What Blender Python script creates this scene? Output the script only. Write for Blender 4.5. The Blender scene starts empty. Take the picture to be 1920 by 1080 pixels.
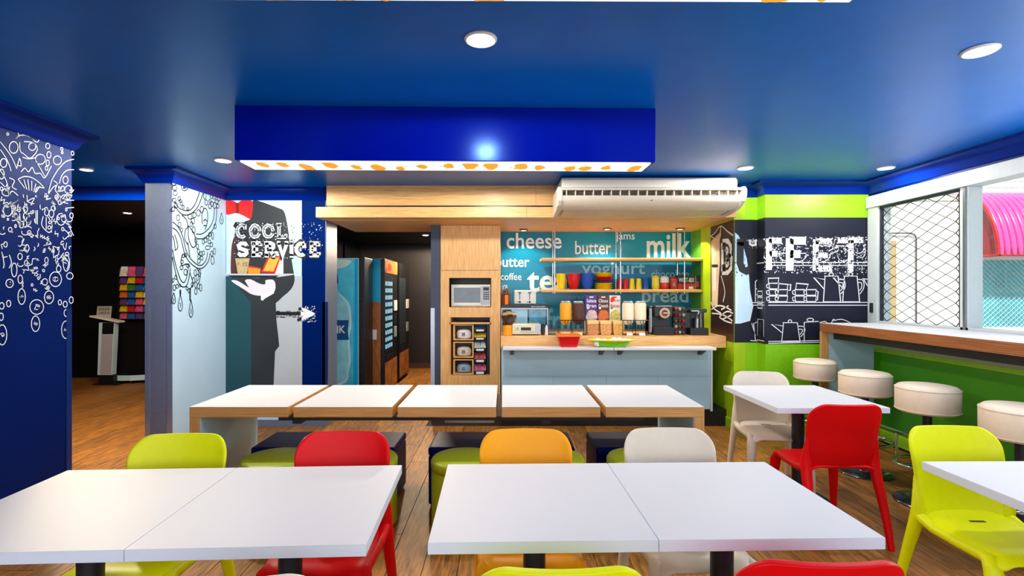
import bpy, math, random
from mathutils import Vector
R = random.Random(7)
S = bpy.context.scene
COL = S.collection
PI = math.pi

# ------------------------------------------------------------------ camera, sky, sun, window light, exposure
EYE, F, VX, VY = 1.5, 960.0, 945.0, 546.0
cam = bpy.data.objects.new('camera', bpy.data.cameras.new('camera'))
COL.objects.link(cam)
cam.location = (0, 0, EYE); cam.rotation_euler = (PI/2, 0, 0)
cam.data.sensor_width = 36; cam.data.lens = 36*F/1920
cam.data.shift_x = (960-VX)/1920; cam.data.shift_y = (VY-540)/1920
cam.data.clip_start = .05
S.camera = cam
S.view_settings.view_transform = 'Standard'; S.view_settings.look = 'None'
S.view_settings.gamma = 1; S.view_settings.use_curve_mapping = False
S.view_settings.exposure = -0.12

wd = bpy.data.worlds.new('sky'); S.world = wd; wd.use_nodes = True
bg = wd.node_tree.nodes['Background']
bg.inputs[0].default_value = (.72, .86, 1, 1); bg.inputs[1].default_value = 1.3

def light(name, kind, loc, rot, energy, color=(1, 1, 1), **k):
    d = bpy.data.lights.new(name, kind); d.energy = energy; d.color = color
    for a, v in k.items(): setattr(d, a, v)
    o = bpy.data.objects.new(name, d); COL.objects.link(o); o.location = loc; o.rotation_euler = rot
    return o
light('sun', 'SUN', (0, -8, 12), (math.radians(48), 0, math.radians(-25)), 5.5, (1, .96, .9), angle=.02)
# daylight of the glazed wall behind the camera and of the near panes of the right-hand window
light('daylight_rear', 'AREA', (.2, -1.62, 1.65), (PI/2, 0, 0), 125, (.97, .98, 1), shape='RECTANGLE', size=6.2, size_y=1.7)
light('daylight_right', 'AREA', (3.74, 2.15, 1.78), (0, PI/2, 0), 50, (.92, .97, 1), shape='RECTANGLE', size=1.1, size_y=2.7)

# ------------------------------------------------------------------ materials
def lin(c):
    return tuple((v/255/12.92 if v/255 <= .04045 else ((v/255+.055)/1.055)**2.4) for v in c) + (1,)
MATS = {}
def mat(name, rgb, rough=.5, metal=0, spec=.5, emit=None, es=0, noise=.06, coat=0, nscale=30, bump=0, tint=None):
    if name in MATS: return MATS[name]
    m = bpy.data.materials.new(name); m.use_nodes = True; nt = m.node_tree; b = nt.nodes['Principled BSDF']
    b.inputs['Roughness'].default_value = rough; b.inputs['Metallic'].default_value = metal
    b.inputs['Specular IOR Level'].default_value = spec; b.inputs['Coat Weight'].default_value = coat
    b.inputs['Coat Roughness'].default_value = .08
    c = lin(rgb)
    if tint: b.inputs['Specular Tint'].default_value = lin(tint)
    tc = nt.nodes.new('ShaderNodeTexCoord'); nz = nt.nodes.new('ShaderNodeTexNoise')
    nz.inputs['Scale'].default_value = nscale; nz.inputs['Detail'].default_value = 3
    nt.links.new(tc.outputs['Object'], nz.inputs['Vector'])
    rp = nt.nodes.new('ShaderNodeValToRGB')
    rp.color_ramp.elements[0].position = .3; rp.color_ramp.elements[1].position = .7
    rp.color_ramp.elements[0].color = tuple(v*(1-noise) for v in c[:3]) + (1,)
    rp.color_ramp.elements[1].color = tuple(min(1, v*(1+noise)) for v in c[:3]) + (1,)
    nt.links.new(nz.outputs['Fac'], rp.inputs['Fac']); nt.links.new(rp.outputs['Color'], b.inputs['Base Color'])
    if bump:
        bp = nt.nodes.new('ShaderNodeBump'); bp.inputs['Strength'].default_value = bump; bp.inputs['Distance'].default_value = .003
        nt.links.new(nz.outputs['Fac'], bp.inputs['Height']); nt.links.new(bp.outputs['Normal'], b.inputs['Normal'])
    if emit:
        b.inputs['Emission Color'].default_value = lin(emit); b.inputs['Emission Strength'].default_value = es
    MATS[name] = m; return m
def wood(name, dark, lightc, scale=(1, 1, 1), rough=.4, tone=0, coat=0, ply=None):
    if name in MATS: return MATS[name]
    m = bpy.data.materials.new(name); m.use_nodes = True; nt = m.node_tree; b = nt.nodes['Principled BSDF']
    b.inputs['Roughness'].default_value = rough; b.inputs['Coat Weight'].default_value = coat
    tc = nt.nodes.new('ShaderNodeTexCoord'); mp = nt.nodes.new('ShaderNodeMapping'); nz = nt.nodes.new('ShaderNodeTexNoise')
    mp.inputs['Scale'].default_value = scale; nz.inputs['Scale'].default_value = 6; nz.inputs['Detail'].default_value = 7
    nz.inputs['Roughness'].default_value = .62; nz.inputs['Distortion'].default_value = .35
    src = tc.outputs['Object']
    if tone:
        oi = nt.nodes.new('ShaderNodeObjectInfo'); ad = nt.nodes.new('ShaderNodeVectorMath'); ad.operation = 'ADD'
        ml = nt.nodes.new('ShaderNodeMath'); ml.operation = 'MULTIPLY'; ml.inputs[1].default_value = 57
        nt.links.new(oi.outputs['Random'], ml.inputs[0]); nt.links.new(src, ad.inputs[0]); nt.links.new(ml.outputs[0], ad.inputs[1])
        src = ad.outputs[0]
    nt.links.new(src, mp.inputs['Vector']); nt.links.new(mp.outputs[0], nz.inputs['Vector'])
    rp = nt.nodes.new('ShaderNodeValToRGB'); rp.color_ramp.elements[0].position = .33; rp.color_ramp.elements[1].position = .66
    rp.color_ramp.elements[0].color = lin(dark); rp.color_ramp.elements[1].color = lin(lightc)
    nt.links.new(nz.outputs['Fac'], rp.inputs['Fac']); out = rp.outputs['Color']
    if ply:                                     # thin stacked veneers: bands across the given axis
        sp = nt.nodes.new('ShaderNodeSeparateXYZ'); nt.links.new(tc.outputs['Object'], sp.inputs[0])
        m1 = nt.nodes.new('ShaderNodeMath'); m1.operation = 'MULTIPLY'; m1.inputs[1].default_value = ply[1]
        nt.links.new(sp.outputs[ply[0]], m1.inputs[0])
        m2 = nt.nodes.new('ShaderNodeMath'); m2.operation = 'SINE'; nt.links.new(m1.outputs[0], m2.inputs[0])
        m3 = nt.nodes.new('ShaderNodeMath'); m3.operation = 'MULTIPLY_ADD'; m3.inputs[1].default_value = .22; m3.inputs[2].default_value = .78
        nt.links.new(m2.outputs[0], m3.inputs[0])
        mx = nt.nodes.new('ShaderNodeMix'); mx.data_type = 'RGBA'; mx.blend_type = 'MULTIPLY'; mx.inputs[0].default_value = .8
        nt.links.new(out, mx.inputs[6]); nt.links.new(m3.outputs[0], mx.inputs[7]); out = mx.outputs[2]
    if tone:
        hs = nt.nodes.new('ShaderNodeHueSaturation'); mr = nt.nodes.new('ShaderNodeMapRange')
        mr.inputs[3].default_value = 1-tone; mr.inputs[4].default_value = 1+tone
        nt.links.new(oi.outputs['Random'], mr.inputs[0]); nt.links.new(mr.outputs[0], hs.inputs['Value'])
        nt.links.new(out, hs.inputs['Color']); out = hs.outputs[0]
    nt.links.new(out, b.inputs['Base Color'])
    bp = nt.nodes.new('ShaderNodeBump'); bp.inputs['Strength'].default_value = .12; bp.inputs['Distance'].default_value = .002
    nt.links.new(nz.outputs['Fac'], bp.inputs['Height']); nt.links.new(bp.outputs['Normal'], b.inputs['Normal'])
    MATS[name] = m; return m
def glass(name, tint=(255, 255, 255), clear=.9):
    if name in MATS: return MATS[name]
    m = bpy.data.materials.new(name); m.use_nodes = True; nt = m.node_tree
    for n in list(nt.nodes):
        if n.type != 'OUTPUT_MATERIAL': nt.nodes.remove(n)
    t = nt.nodes.new('ShaderNodeBsdfTransparent'); g = nt.nodes.new('ShaderNodeBsdfGlossy'); x = nt.nodes.new('ShaderNodeMixShader')
    t.inputs[0].default_value = lin(tint); g.inputs['Roughness'].default_value = .03
    fr = nt.nodes.new('ShaderNodeLayerWeight'); pw = nt.nodes.new('ShaderNodeMath'); pw.operation = 'POWER'; pw.inputs[1].default_value = 4
    ma = nt.nodes.new('ShaderNodeMath'); ma.operation = 'MULTIPLY_ADD'; ma.inputs[1].default_value = .5; ma.inputs[2].default_value = .03
    nt.links.new(fr.outputs['Facing'], pw.inputs[0]); nt.links.new(pw.outputs[0], ma.inputs[0]); nt.links.new(ma.outputs[0], x.inputs[0]); nt.links.new(t.outputs[0], x.inputs[1]); nt.links.new(g.outputs[0], x.inputs[2])
    nt.links.new(x.outputs[0], nt.nodes['Material Output'].inputs[0])
    MATS[name] = m; return m

CEIL = mat('blue_ceiling_paint', (0, 98, 190), .32, spec=.35, tint=(40, 150, 255), noise=.05, nscale=6)
NAVY = mat('navy_wall_paint', (0, 26, 92), .5, spec=.25, tint=(60, 130, 255), nscale=5)
TRIMB = mat('blue_cornice_paint', (0, 36, 140), .35, tint=(60, 130, 255))
BULK = mat('blue_bulkhead_paint', (0, 14, 150), .2, tint=(110, 160, 255), noise=.04, nscale=5)
BLACKW = mat('near_black_paint', (8, 9, 14), .5, spec=.3)
GREYW = mat('grey_blue_paint', (106, 118, 142), .5)
PALEB = mat('pale_blue_white_paint', (198, 232, 252), .45, noise=.03, nscale=3)
LIME = mat('lime_wall_paint', (140, 206, 4), .42, noise=.04, nscale=5)
GREEN = mat('grass_green_paint', (66, 152, 16), .45, noise=.05, nscale=5)
WHITEP = mat('white_print', (240, 246, 248), .5, noise=.01)
BLACKP = mat('black_print', (14, 15, 18), .5)
CHALK = mat('chalkboard_print', (20, 24, 44), .5, spec=.3, noise=.12, nscale=5)
BROWNP = mat('brown_print', (48, 26, 22), .4, noise=.2, nscale=9)
LAM = mat('white_laminate', (216, 216, 218), .5, spec=.35, noise=.012, nscale=3)
LAMEDGE = mat('white_laminate_edge', (222, 230, 242), .35, noise=.01)
OAK = wood('light_oak_veneer', (214, 156, 86), (246, 198, 130), (14, 14, .7), .42)
OAKH = wood('light_oak_veneer_long', (214, 156, 86), (246, 198, 130), (.7, 14, 14), .42)
PLYH = wood('plywood_edge', (196, 130, 66), (240, 186, 112), (.6, 10, 40), .5, ply=(2, 560))
PLYV = wood('plywood_edge_upright', (196, 130, 66), (240, 186, 112), (40, 10, .6), .5, ply=(0, 560))
PLYD = wood('dark_plywood_edge', (120, 66, 28), (196, 120, 62), (10, .6, 40), .5, ply=(2, 420))
FLOORW = wood('floor_plank_wood', (92, 56, 18), (182, 118, 44), (9, .9, 9), .5, tone=.2, coat=0)
JOINT = mat('dark_joint', (34, 22, 14), .8)
STEEL = mat('brushed_steel', (150, 155, 160), .3, 1)
DSTEEL = mat('dark_grey_steel', (52, 55, 66), .35, .6)
CHROME = mat('chrome', (215, 218, 222), .12, 1)
BLACKM = mat('black_plastic', (20, 20, 23), .35)
WHITEM = mat('white_plastic', (232, 230, 222), .35, noise=.02)
SILVER = mat('silver_plastic', (176, 182, 190), .35, .3)
GLASS = glass('clear_glass')
ALU = mat('white_aluminium', (204, 214, 212), .4, noise=.02)

# ------------------------------------------------------------------ mesh building
class MB:
    def __init__(s): s.v = []; s.f = []
    def add(s, vs, fs):
        n = len(s.v); s.v += [tuple(p) for p in vs]; s.f += [tuple(i+n for i in f) for f in fs]; return s
    def box(s, x0, x1, y0, y1, z0, z1):
        vs = [(x, y, z) for x in (x0, x1) for y in (y0, y1) for z in (z0, z1)]
        return s.add(vs, [(0, 1, 3, 2), (4, 6, 7, 5), (0, 4, 5, 1), (2, 3, 7, 6), (0, 2, 6, 4), (1, 5, 7, 3)])
    def lathe(s, prof, c=(0, 0, 0), seg=24, sx=1, sy=1):     # prof: (r, z), closed top and bottom
        vs = []; fs = []
        for r, z in prof:
            for k in range(seg):
                a = 2*PI*k/seg; vs.append((c[0]+r*sx*math.cos(a), c[1]+r*sy*math.sin(a), c[2]+z))
        for i in range(len(prof)-1):
            for k in range(seg):
                k2 = (k+1) % seg; fs.append((i*seg+k, i*seg+k2, (i+1)*seg+k2, (i+1)*seg+k))
        fs.append(tuple(range(seg))[::-1]); fs.append(tuple((len(prof)-1)*seg+k for k in range(seg)))
        return s.add(vs, fs)
    def tube(s, pts, r, seg=8, closed=False, flat=1.0):
        P = [Vector(p) for p in pts]; n = len(P); rs = r if isinstance(r, (list, tuple)) else [r]*n
        vs = []; fs = []; ref = None
        for i in range(n):
            if closed: d = P[(i+1) % n]-P[i-1]
            else: d = P[min(i+1, n-1)]-P[max(i-1, 0)]
            d.normalize()
            if ref is None: ref = Vector((1, 0, 0)) if abs(d.x) < .8 else Vector((0, 1, 0))
            a = (ref-d*ref.dot(d)).normalized(); b = d.cross(a); ref = a
            for k in range(seg):
                t = 2*PI*k/seg; vs.append(P[i]+a*(rs[i]*math.cos(t))+b*(rs[i]*flat*math.sin(t)))
        m = n if closed else n-1
        for i in range(m):
            j = (i+1) % n
            for k in range(seg):
                k2 = (k+1) % seg; fs.append((i*seg+k, i*seg+k2, j*seg+k2, j*seg+k))
        if not closed: fs += [tuple(range(seg))[::-1], tuple((n-1)*seg+k for k in range(seg))]
        return s.add(vs, fs)
    def prism(s, poly, fn, a, b):                            # poly in 2D, fn(u, v, w) -> 3D, from w=a to w=b
        n = len(poly); vs = [fn(u, v, a) for u, v in poly]+[fn(u, v, b) for u, v in poly]
        fs = [tuple(range(n))[::-1], tuple(range(n, 2*n))]+[(i, (i+1) % n, n+(i+1) % n, n+i) for i in range(n)]
        return s.add(vs, fs)
    def flat(s, pts): return s.add(pts, [tuple(range(len(pts)))])
    def ball(s, c, r, seg=10, rings=7, sz=1):
        prof = [(max(.0004, r*math.sin(PI*i/rings)), -r*sz*math.cos(PI*i/rings)) for i in range(rings+1)]
        return s.lathe(prof, c, seg)
    def sweep(s, path, prof, closed_ends=True):              # path in XY, prof (d, z), d to the right of travel
        n = len(path); P = [Vector(p) for p in path]; vs = []; fs = []; m = len(prof)
        for i in range(n):
            ns = []
            if i > 0: d = (P[i]-P[i-1]).normalized(); ns.append(Vector((d.y, -d.x)))
            if i < n-1: d = (P[i+1]-P[i]).normalized(); ns.append(Vector((d.y, -d.x)))
            nn = ns[0] if len(ns) == 1 else (ns[0]+ns[1])/(1+ns[0].dot(ns[1]))
            for d, z in prof: vs.append((P[i].x+nn.x*d, P[i].y+nn.y*d, z))
        for i in range(n-1):
            for k in range(m): fs.append((i*m+k, i*m+(k+1) % m, (i+1)*m+(k+1) % m, (i+1)*m+k))
        fs += [tuple(range(m)), tuple((n-1)*m+k for k in range(m))[::-1]]
        return s.add(vs, fs)
    def mesh(s, name, m, smooth=False):
        me = bpy.data.meshes.new(name); me.from_pydata(s.v, [], s.f); me.update()
        import bmesh
        bm = bmesh.new(); bm.from_mesh(me); bmesh.ops.recalc_face_normals(bm, faces=bm.faces); bm.to_mesh(me); bm.free()
        if m: me.materials.append(m)
        if smooth:
            me.polygons.foreach_set('use_smooth', [True]*len(me.polygons)); me.set_sharp_from_angle(angle=math.radians(smooth if smooth > 1 else 38))
        return me
    def build(s, name, m, parent=None, smooth=False, bevel=0, segs=2, kind=None, label=None, loc=None):
        return put(name, s.mesh(name, m, smooth), parent, bevel, segs, kind, label, loc)
def put(name, me, parent=None, bevel=0, segs=2, kind=None, label=None, loc=None):
    o = bpy.data.objects.new(name, me); COL.objects.link(o)
    if parent is not None: o.parent = parent
    if bevel:
        b = o.modifiers.new('bevel', 'BEVEL'); b.width = bevel; b.segments = segs; b.limit_method = 'ANGLE'; b.angle_limit = math.radians(40)
    if kind: o['kind'] = kind
    if label: o['label'] = label
    if loc: o.location = loc
    return o
def thing(name, label, cat, loc=(0, 0, 0), rot=0, group=None):
    o = bpy.data.objects.new(name, None); COL.objects.link(o); o.empty_display_size = .1
    o.location = loc; o.rotation_euler = (0, 0, rot); o['label'] = label; o['category'] = cat
    if group: o['group'] = group
    return o
def tag(o, label, cat, group=None):
    o['label'] = label; o['category'] = cat
    if group: o['group'] = group
    return o
def struct(name, mb, m, parent=None, **k): return mb.build(name, m, parent, kind=None if parent else 'structure', **k)
def bx(*a): return MB().box(*a)
def copy_tree(o, parent=None):
    c = o.copy(); COL.objects.link(c)
    if parent is not None: c.parent = parent
    for ch in list(o.children): copy_tree(ch, c)
    return c

# survey helpers: where a sight line from the camera station meets a wall
def fx(x, Y): return (x-VX)*Y/F
def fz(y, Y): return EYE-(y-VY)*Y/F
class Front:                                                 # a wall facing the camera at depth Y
    def __init__(s, Y): s.Y = Y
    def to2(s, x, y): return (fx(x, s.Y), fz(y, s.Y))
    def to3(s, u, v, e=0): return (u, s.Y-e, v)
class Side:                                                  # a wall along the depth at X, facing the room
    def __init__(s, X): s.X = X
    def to2(s, x, y):
        Y = s.X*F/(x-VX); return (Y, fz(y, Y))
    def to3(s, u, v, e=0): return (s.X+(e if s.X < 0 else -e), u, v)
class Flat:                                                  # a print drawn in metres on a facing plane of a thing
    def __init__(s, fn): s.fn = fn
    def to2(s, x, y): return (x, y)
    def to3(s, u, v, e=0): return s.fn(u, v, e)
def ribbon(mb, pl, pts, w, e, closed=False, raw=False):
    P = [Vector(p if raw else pl.to2(*p)) for p in pts]; n = len(P)
    if n < 2: return
    L = []
    for i in range(n):
        if closed: d = P[(i+1) % n]-P[i-1]
        else: d = P[min(i+1, n-1)]-P[max(i-1, 0)]
        if d.length < 1e-9: d = Vector((1, 0))
        d.normalize(); nn = Vector((-d.y, d.x))*w/2
        if 0 < i < n-1 or closed:
            a = (P[i]-P[i-1]).normalized(); b = (P[(i+1) % n]-P[i]).normalized(); c = max(.45, math.sqrt(max(0, (1+a.dot(b))/2))); nn = nn/c
        L.append((P[i]+nn, P[i]-nn))
    vs = []; fs = []
    for a, b in L: vs += [pl.to3(a.x, a.y, e), pl.to3(b.x, b.y, e)]
    for i in range(n if closed else n-1):
        j = (i+1) % n; fs.append((2*i, 2*i+1, 2*j+1, 2*j))
    mb.add(vs, fs)
def poly(mb, pl, pts, e, raw=False):
    mb.flat([pl.to3(*(p if raw else pl.to2(*p)), e) for p in pts])
def smooth_pts(pts, k=5, closed=False):
    n = len(pts); out = []
    g = (lambda i: pts[i % n]) if closed else (lambda i: pts[max(0, min(n-1, i))])
    for i in range(n if closed else n-1):
        p0, p1, p2, p3 = g(i-1), g(i), g(i+1), g(i+2)
        for j in range(k):
            t = j/k
            out.append(tuple(.5*((2*p1[a])+(-p0[a]+p2[a])*t+(2*p0[a]-5*p1[a]+4*p2[a]-p3[a])*t*t+(-p0[a]+3*p1[a]-3*p2[a]+p3[a])*t**3) for a in (0, 1)))
    if not closed: out.append(pts[-1])
    return out
def ell(cx, cy, rx, ry, n=12, a0=0, a1=2*PI):
    full = abs(a1-a0-2*PI) < 1e-6; m = n if full else n+1
    return [(cx+rx*math.cos(a0+(a1-a0)*i/n), cy+ry*math.sin(a0+(a1-a0)*i/n)) for i in range(m)]
def text_mesh(txt, pl, u0, u1, v0, v1, e, bold=0.0):
    c = bpy.data.curves.new('lettering', 'FONT'); c.body = txt; c.offset = bold; c.resolution_u = 3
    o = bpy.data.objects.new('lettering', c); COL.objects.link(o)
    bpy.context.view_layer.update()
    me = bpy.data.meshes.new_from_object(o.evaluated_get(bpy.context.evaluated_depsgraph_get()))
    bpy.data.objects.remove(o); bpy.data.curves.remove(c)
    xs = [v.co.x for v in me.vertices]; ys = [v.co.y for v in me.vertices]
    a, b, cc, d = min(xs), max(xs), min(ys), max(ys)
    for v in me.vertices:
        v.co = pl.to3(u0+(v.co.x-a)/(b-a)*(u1-u0), v0+(v.co.y-cc)/(d-cc)*(v1-v0), e)
    me.materials.clear()
    return me
def text(txt, pl, u0, u1, v0, v1, e, m, parent, name='lettering', bold=0.0):
    me = text_mesh(txt, pl, u0, u1, v0, v1, e, bold); me.materials.append(m)
    return put(name, me, parent)
# block letters with slab ends, in a unit box (v upward)
def _arc(cx, cy, rx, ry, a0, a1, n=10): return ell(cx, cy, rx, ry, n, math.radians(a0), math.radians(a1))
GLY = {
 'C': [_arc(.5, .5, .38, .4, 50, 310, 14), [(.74, .6), (.74, .9)]], 'O': [_arc(.5, .5, .38, .4, 0, 360, 18)],
 'L': [[(.28, .02), (.28, .98)], [(.1, .94), (.5, .94)], [(.1, .08), (.9, .08)], [(.86, .05), (.86, .3)]],
 'S': [[(.84, .76), (.7, .9), (.35, .9), (.16, .76), (.2, .6), (.5, .5), (.8, .4), (.84, .24), (.66, .1), (.3, .1), (.14, .24)]],
 'E': [[(.28, .02), (.28, .98)], [(.1, .92), (.88, .92)], [(.1, .08), (.9, .08)], [(.28, .5), (.68, .5)], [(.86, .1), (.86, .3)], [(.84, .72), (.84, .9)]],
 'R': [[(.28, .02), (.28, .98)], [(.1, .92), (.62, .92), (.82, .8), (.82, .62), (.62, .5), (.28, .5)], [(.5, .5), (.86, .06)], [(.1, .06), (.46, .06)], [(.74, .06), (.98, .06)]],
 'V': [[(.16, .96), (.5, .05), (.84, .96)], [(.02, .94), (.34, .94)], [(.66, .94), (.98, .94)]],
 'I': [[(.5, .02), (.5, .98)], [(.25, .94), (.75, .94)], [(.25, .06), (.75, .06)]],
 'B': [[(.25, .02), (.25, .98)], [(.1, .92), (.62, .92), (.8, .8), (.8, .64), (.6, .52), (.25, .52)], [(.6, .52), (.86, .38), (.86, .2), (.64, .08), (.1, .08)]],
 'U': [[(.2, .96), (.2, .3), (.3, .12), (.5, .06), (.7, .12), (.8, .3), (.8, .96)], [(.04, .94), (.38, .94)], [(.62, .94), (.96, .94)]],
 'F': [[(.28, .02), (.28, .98)], [(.1, .92), (.9, .92)], [(.28, .5), (.7, .5)], [(.1, .06), (.48, .06)], [(.86, .72), (.86, .92)]],
 'f': [[(.2, .0), (.2, 1)], [(.2, .93), (.95, .93)], [(.2, .52), (.7, .52)]], 'e': [[(.2, .0), (.2, 1)], [(.2, .93), (.95, .93)], [(.2, .07), (.95, .07)], [(.2, .5), (.75, .5)]], 't': [[(.5, .0), (.5, .93)], [(.04, .93), (.96, .93)]],
 'T': [[(.5, .02), (.5, .98)], [(.06, .92), (.94, .92)], [(.3, .06), (.7, .06)], [(.08, .7), (.08, .92)], [(.92, .7), (.92, .92)]],
 '.': [[(.3, .1), (.7, .1)]]}
def letters(mb, pl, txt, x0, x1, ytop, ybot, w, e, jit=0):       # pixel box on a wall, evenly spaced
    n = len(txt); cw = (x1-x0)/n
    for i, ch in enumerate(txt):
        for st in GLY.get(ch, []):
            pts = [(x0+cw*(i+.04+.92*u)+R.uniform(-jit, jit), ybot+(ytop-ybot)*v+R.uniform(-jit, jit)) for u, v in st]
            ribbon(mb, pl, pts, w, e)
def specks(mb, pl, x0, x1, y0, y1, n, smin, smax, e):
    for _ in range(n):
        u, v = pl.to2(R.uniform(x0, x1), R.uniform(y0, y1)); s = R.uniform(smin, smax); a = R.uniform(0, PI); q = R.uniform(.3, 1)
        c, d = math.cos(a)*s, math.sin(a)*s
        mb.flat([pl.to3(u+c, v+d, e), pl.to3(u-d*q, v+c*q, e), pl.to3(u-c, v-d, e), pl.to3(u+d*q, v-c*q, e)])
# ------------------------------------------------------------------ the room
H = 2.64
floor = struct('floor', bx(-8, 4, -1.7, 10.2, -.12, -.012), JOINT)
pm = {}
def plank(x, y, w, l):
    k = (round(w, 3), round(l, 3))
    if k not in pm:
        pm[k] = MB().box(-w/2+.0015, w/2-.0015, -l/2+.0015, l/2-.0015, -.012, 0).mesh('plank', FLOORW)
    put('plank', pm[k], floor, bevel=.0012, segs=1, loc=(x, y, R.uniform(-.0004, 0)))
def planks(x0, x1, y0, y1, w, l):
    n = round((x1-x0)/w)
    for i in range(n):
        x = x0+(i+.5)*w; y = y0-l*((i*.37) % 1)
        while y < y1-.02:
            a, b = max(y, y0), min(y+l, y1)
            if b-a > .02: plank(x, (a+b)/2, w, b-a)
            y += l
planks(-3.1, 3.81, 2.4, 5.7, .19, 1.35)
planks(-7.67, -3.1, 3.67, 8.9, .2177, 2.2)
planks(-2.8, -.87, 5.7, 10, .193, 2.2)
nb = MB()                                                    # floor nearer than the picture reaches
for i in range(36):
    for j in range(3):
        nb.box(-3.1+i*.192+.0015, -3.1+(i+1)*.192-.0015, -1.7+j*1.366+.0015, -1.7+(j+1)*1.366-.0015, -.012, 0)
nb.build('planking', FLOORW, floor, kind='stuff')

ceiling = struct('ceiling', bx(-8, 4, -1.7, 10.2, H, H+.2), CEIL)
struct('ceiling_hall', bx(-2.8, -.87, 6.95, 10, 2.4, 2.5), BLACKW)
struct('ceiling_back_room', bx(-8, -3.35, 5.85, 8.9, 2.545, 2.63), BLACKW)
wl = struct('wall_left', bx(-3.3, -3.1, -1.7, 3.67, 0, H), NAVY)
wc = struct('wall_column', bx(-3.35, -3.1, 4.78, 5.7, 0, H), GREYW)
bx(-3.1, -3.096, 4.785, 5.698, 0, H-.001).build('painted_panel', PALEB, wc)
wm = struct('wall_mural', bx(-3.35, -1.977, 5.70, 6.06, 0, H), GREYW)
bx(-3.09, fx(566, 5.7), 5.697, 5.70, .002, H-.002).build('painted_panel', PALEB, wm)
bx(fx(566, 5.7), -1.99, 5.697, 5.70, .002, H-.002).build('painted_panel', NAVY, wm)
struct('wall_header', bx(-8, -3.35, 5.68, 5.85, 2.56, H), BLACKW)
struct('wall_back_room', bx(-8, -2.8, 8.9, 9.0, 0, H), BLACKW)
struct('wall_back_room_left', bx(-8, -7.67, 3.67, 8.9, 0, H), BLACKW)
struct('wall_back_room_front', bx(-8, -3.3, 3.47, 3.67, 0, H), NAVY)
struct('wall_hall_left', bx(-2.9, -2.8, 6.06, 10, 0, H), BLACKW)
struct('wall_hall_back', bx(-2.9, -.754, 10, 10.1, 0, H), mat('dark_brown_paint', (38, 30, 32), .45))
struct('baseboard_hall', bx(-2.8, -.87, 9.985, 10, 0, .1), mat('brown_skirting', (70, 46, 34), .5))
struct('wall_hall_right', bx(-.868, -.76, 6.08, 10, 0, 2.286), mat('slate_paint', (56, 66, 88), .45))
wn = struct('wall_niche', bx(-.76, 2.6, 6.8, 6.95, 0, H), mat('teal_glass_backing', (0, 124, 168), .2, spec=.3, noise=.04, nscale=3))
wd_ = struct('wall_niche_side', bx(2.48, 2.6, 5.52, 6.8, 0, H), mat('lime_side_paint', (168, 208, 10), .4, nscale=4))
wb = struct('wall_back', bx(2.6, 2.73, 5.52, 5.7, 0, H), LIME)
wp = struct('wall_pillar', bx(2.73, 3.95, 5.35, 5.7, 0, H), LIME)
wr = struct('wall_right', bx(3.81, 3.95, -1.7, 5.35, 0, 1.17), GREEN)
bx(3.8, 3.81, .6, 5.34, .96, 1.17).build('panel', NAVY, wr)
struct('wall_right_head', bx(3.81, 3.95, -1.7, 5.35, 2.48, H), NAVY)
struct('wall_right_near', bx(3.81, 3.95, -1.7, .55, 1.17, 2.48), GREEN)
struct('wall_rear', bx(-3.3, 3.95, -1.82, -1.7, 0, H), mat('white_wall_paint', (225, 226, 228), .6))

CP = [(0, H-.13), (.012, H-.13), (.03, H-.105), (.045, H-.07), (.075, H-.035), (.108, H-.022), (.115, H-.001), (0, H-.001)]
def cornice(name, path): struct(name, MB().sweep(path, CP), TRIMB, smooth=50)
cornice('trim_1', [(-3.1, -1.7), (-3.1, 3.67), (-6, 3.67)])
cornice('trim_2', [(-3.35, 5.68), (-3.35, 4.78), (-3.1, 4.78), (-3.1, 5.7), (-1.975, 5.7)])
cornice('trim_3', [(-7.67, 5.68), (-3.465, 5.68)])
cornice('trim_4', [(2.49, 5.52), (2.73, 5.52), (2.73, 5.35), (3.81, 5.35), (3.81, -1.7)])
struct('baseboard_right', MB().sweep([(2.48, 6.7), (2.48, 5.52), (2.73, 5.52), (2.73, 5.35), (3.81, 5.35), (3.81, -1.7)],
       [(0, 0), (.014, 0), (.014, .1), (.008, .11), (0, .11)]), mat('lime_skirting', (150, 205, 20), .35))
struct('baseboard_left', MB().sweep([(-3.1, 4.78), (-3.1, 5.7), (-1.977, 5.7)], [(0, 0), (.012, 0), (.012, .07), (0, .07)]), GREYW)
def guard(name, x, y, sx, sy, z1, m=None):
    mb = MB(); mb.box(min(x, x+sx*.045), max(x, x+sx*.045), min(y, y-sy*.003), max(y, y-sy*.003), .1, z1)
    mb.box(min(x, x-sx*.003), max(x, x-sx*.003), min(y, y+sy*.045), max(y, y+sy*.045), .1, z1)
    struct(name, mb, m or GL2)
GL2 = mat('satin_guard', (150, 165, 190), .25, .5)
GL3 = mat('navy_guard', (20, 50, 120), .25, .3)
guard('trim_5', -3.1, 3.67, -1, -1, 1.38, GL3)
guard('trim_6', -3.35, 4.78, 1, 1, 1.38)
guard('trim_7', -3.1, 4.78, -1, 1, 1.38)
guard('trim_8', -1.977, 5.70, -1, 1, 1.38, GL3)
guard('trim_9', -.868, 6.08, 1, 1, 1.3, mat('pale_guard', (190, 205, 225), .3, .3))

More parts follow.
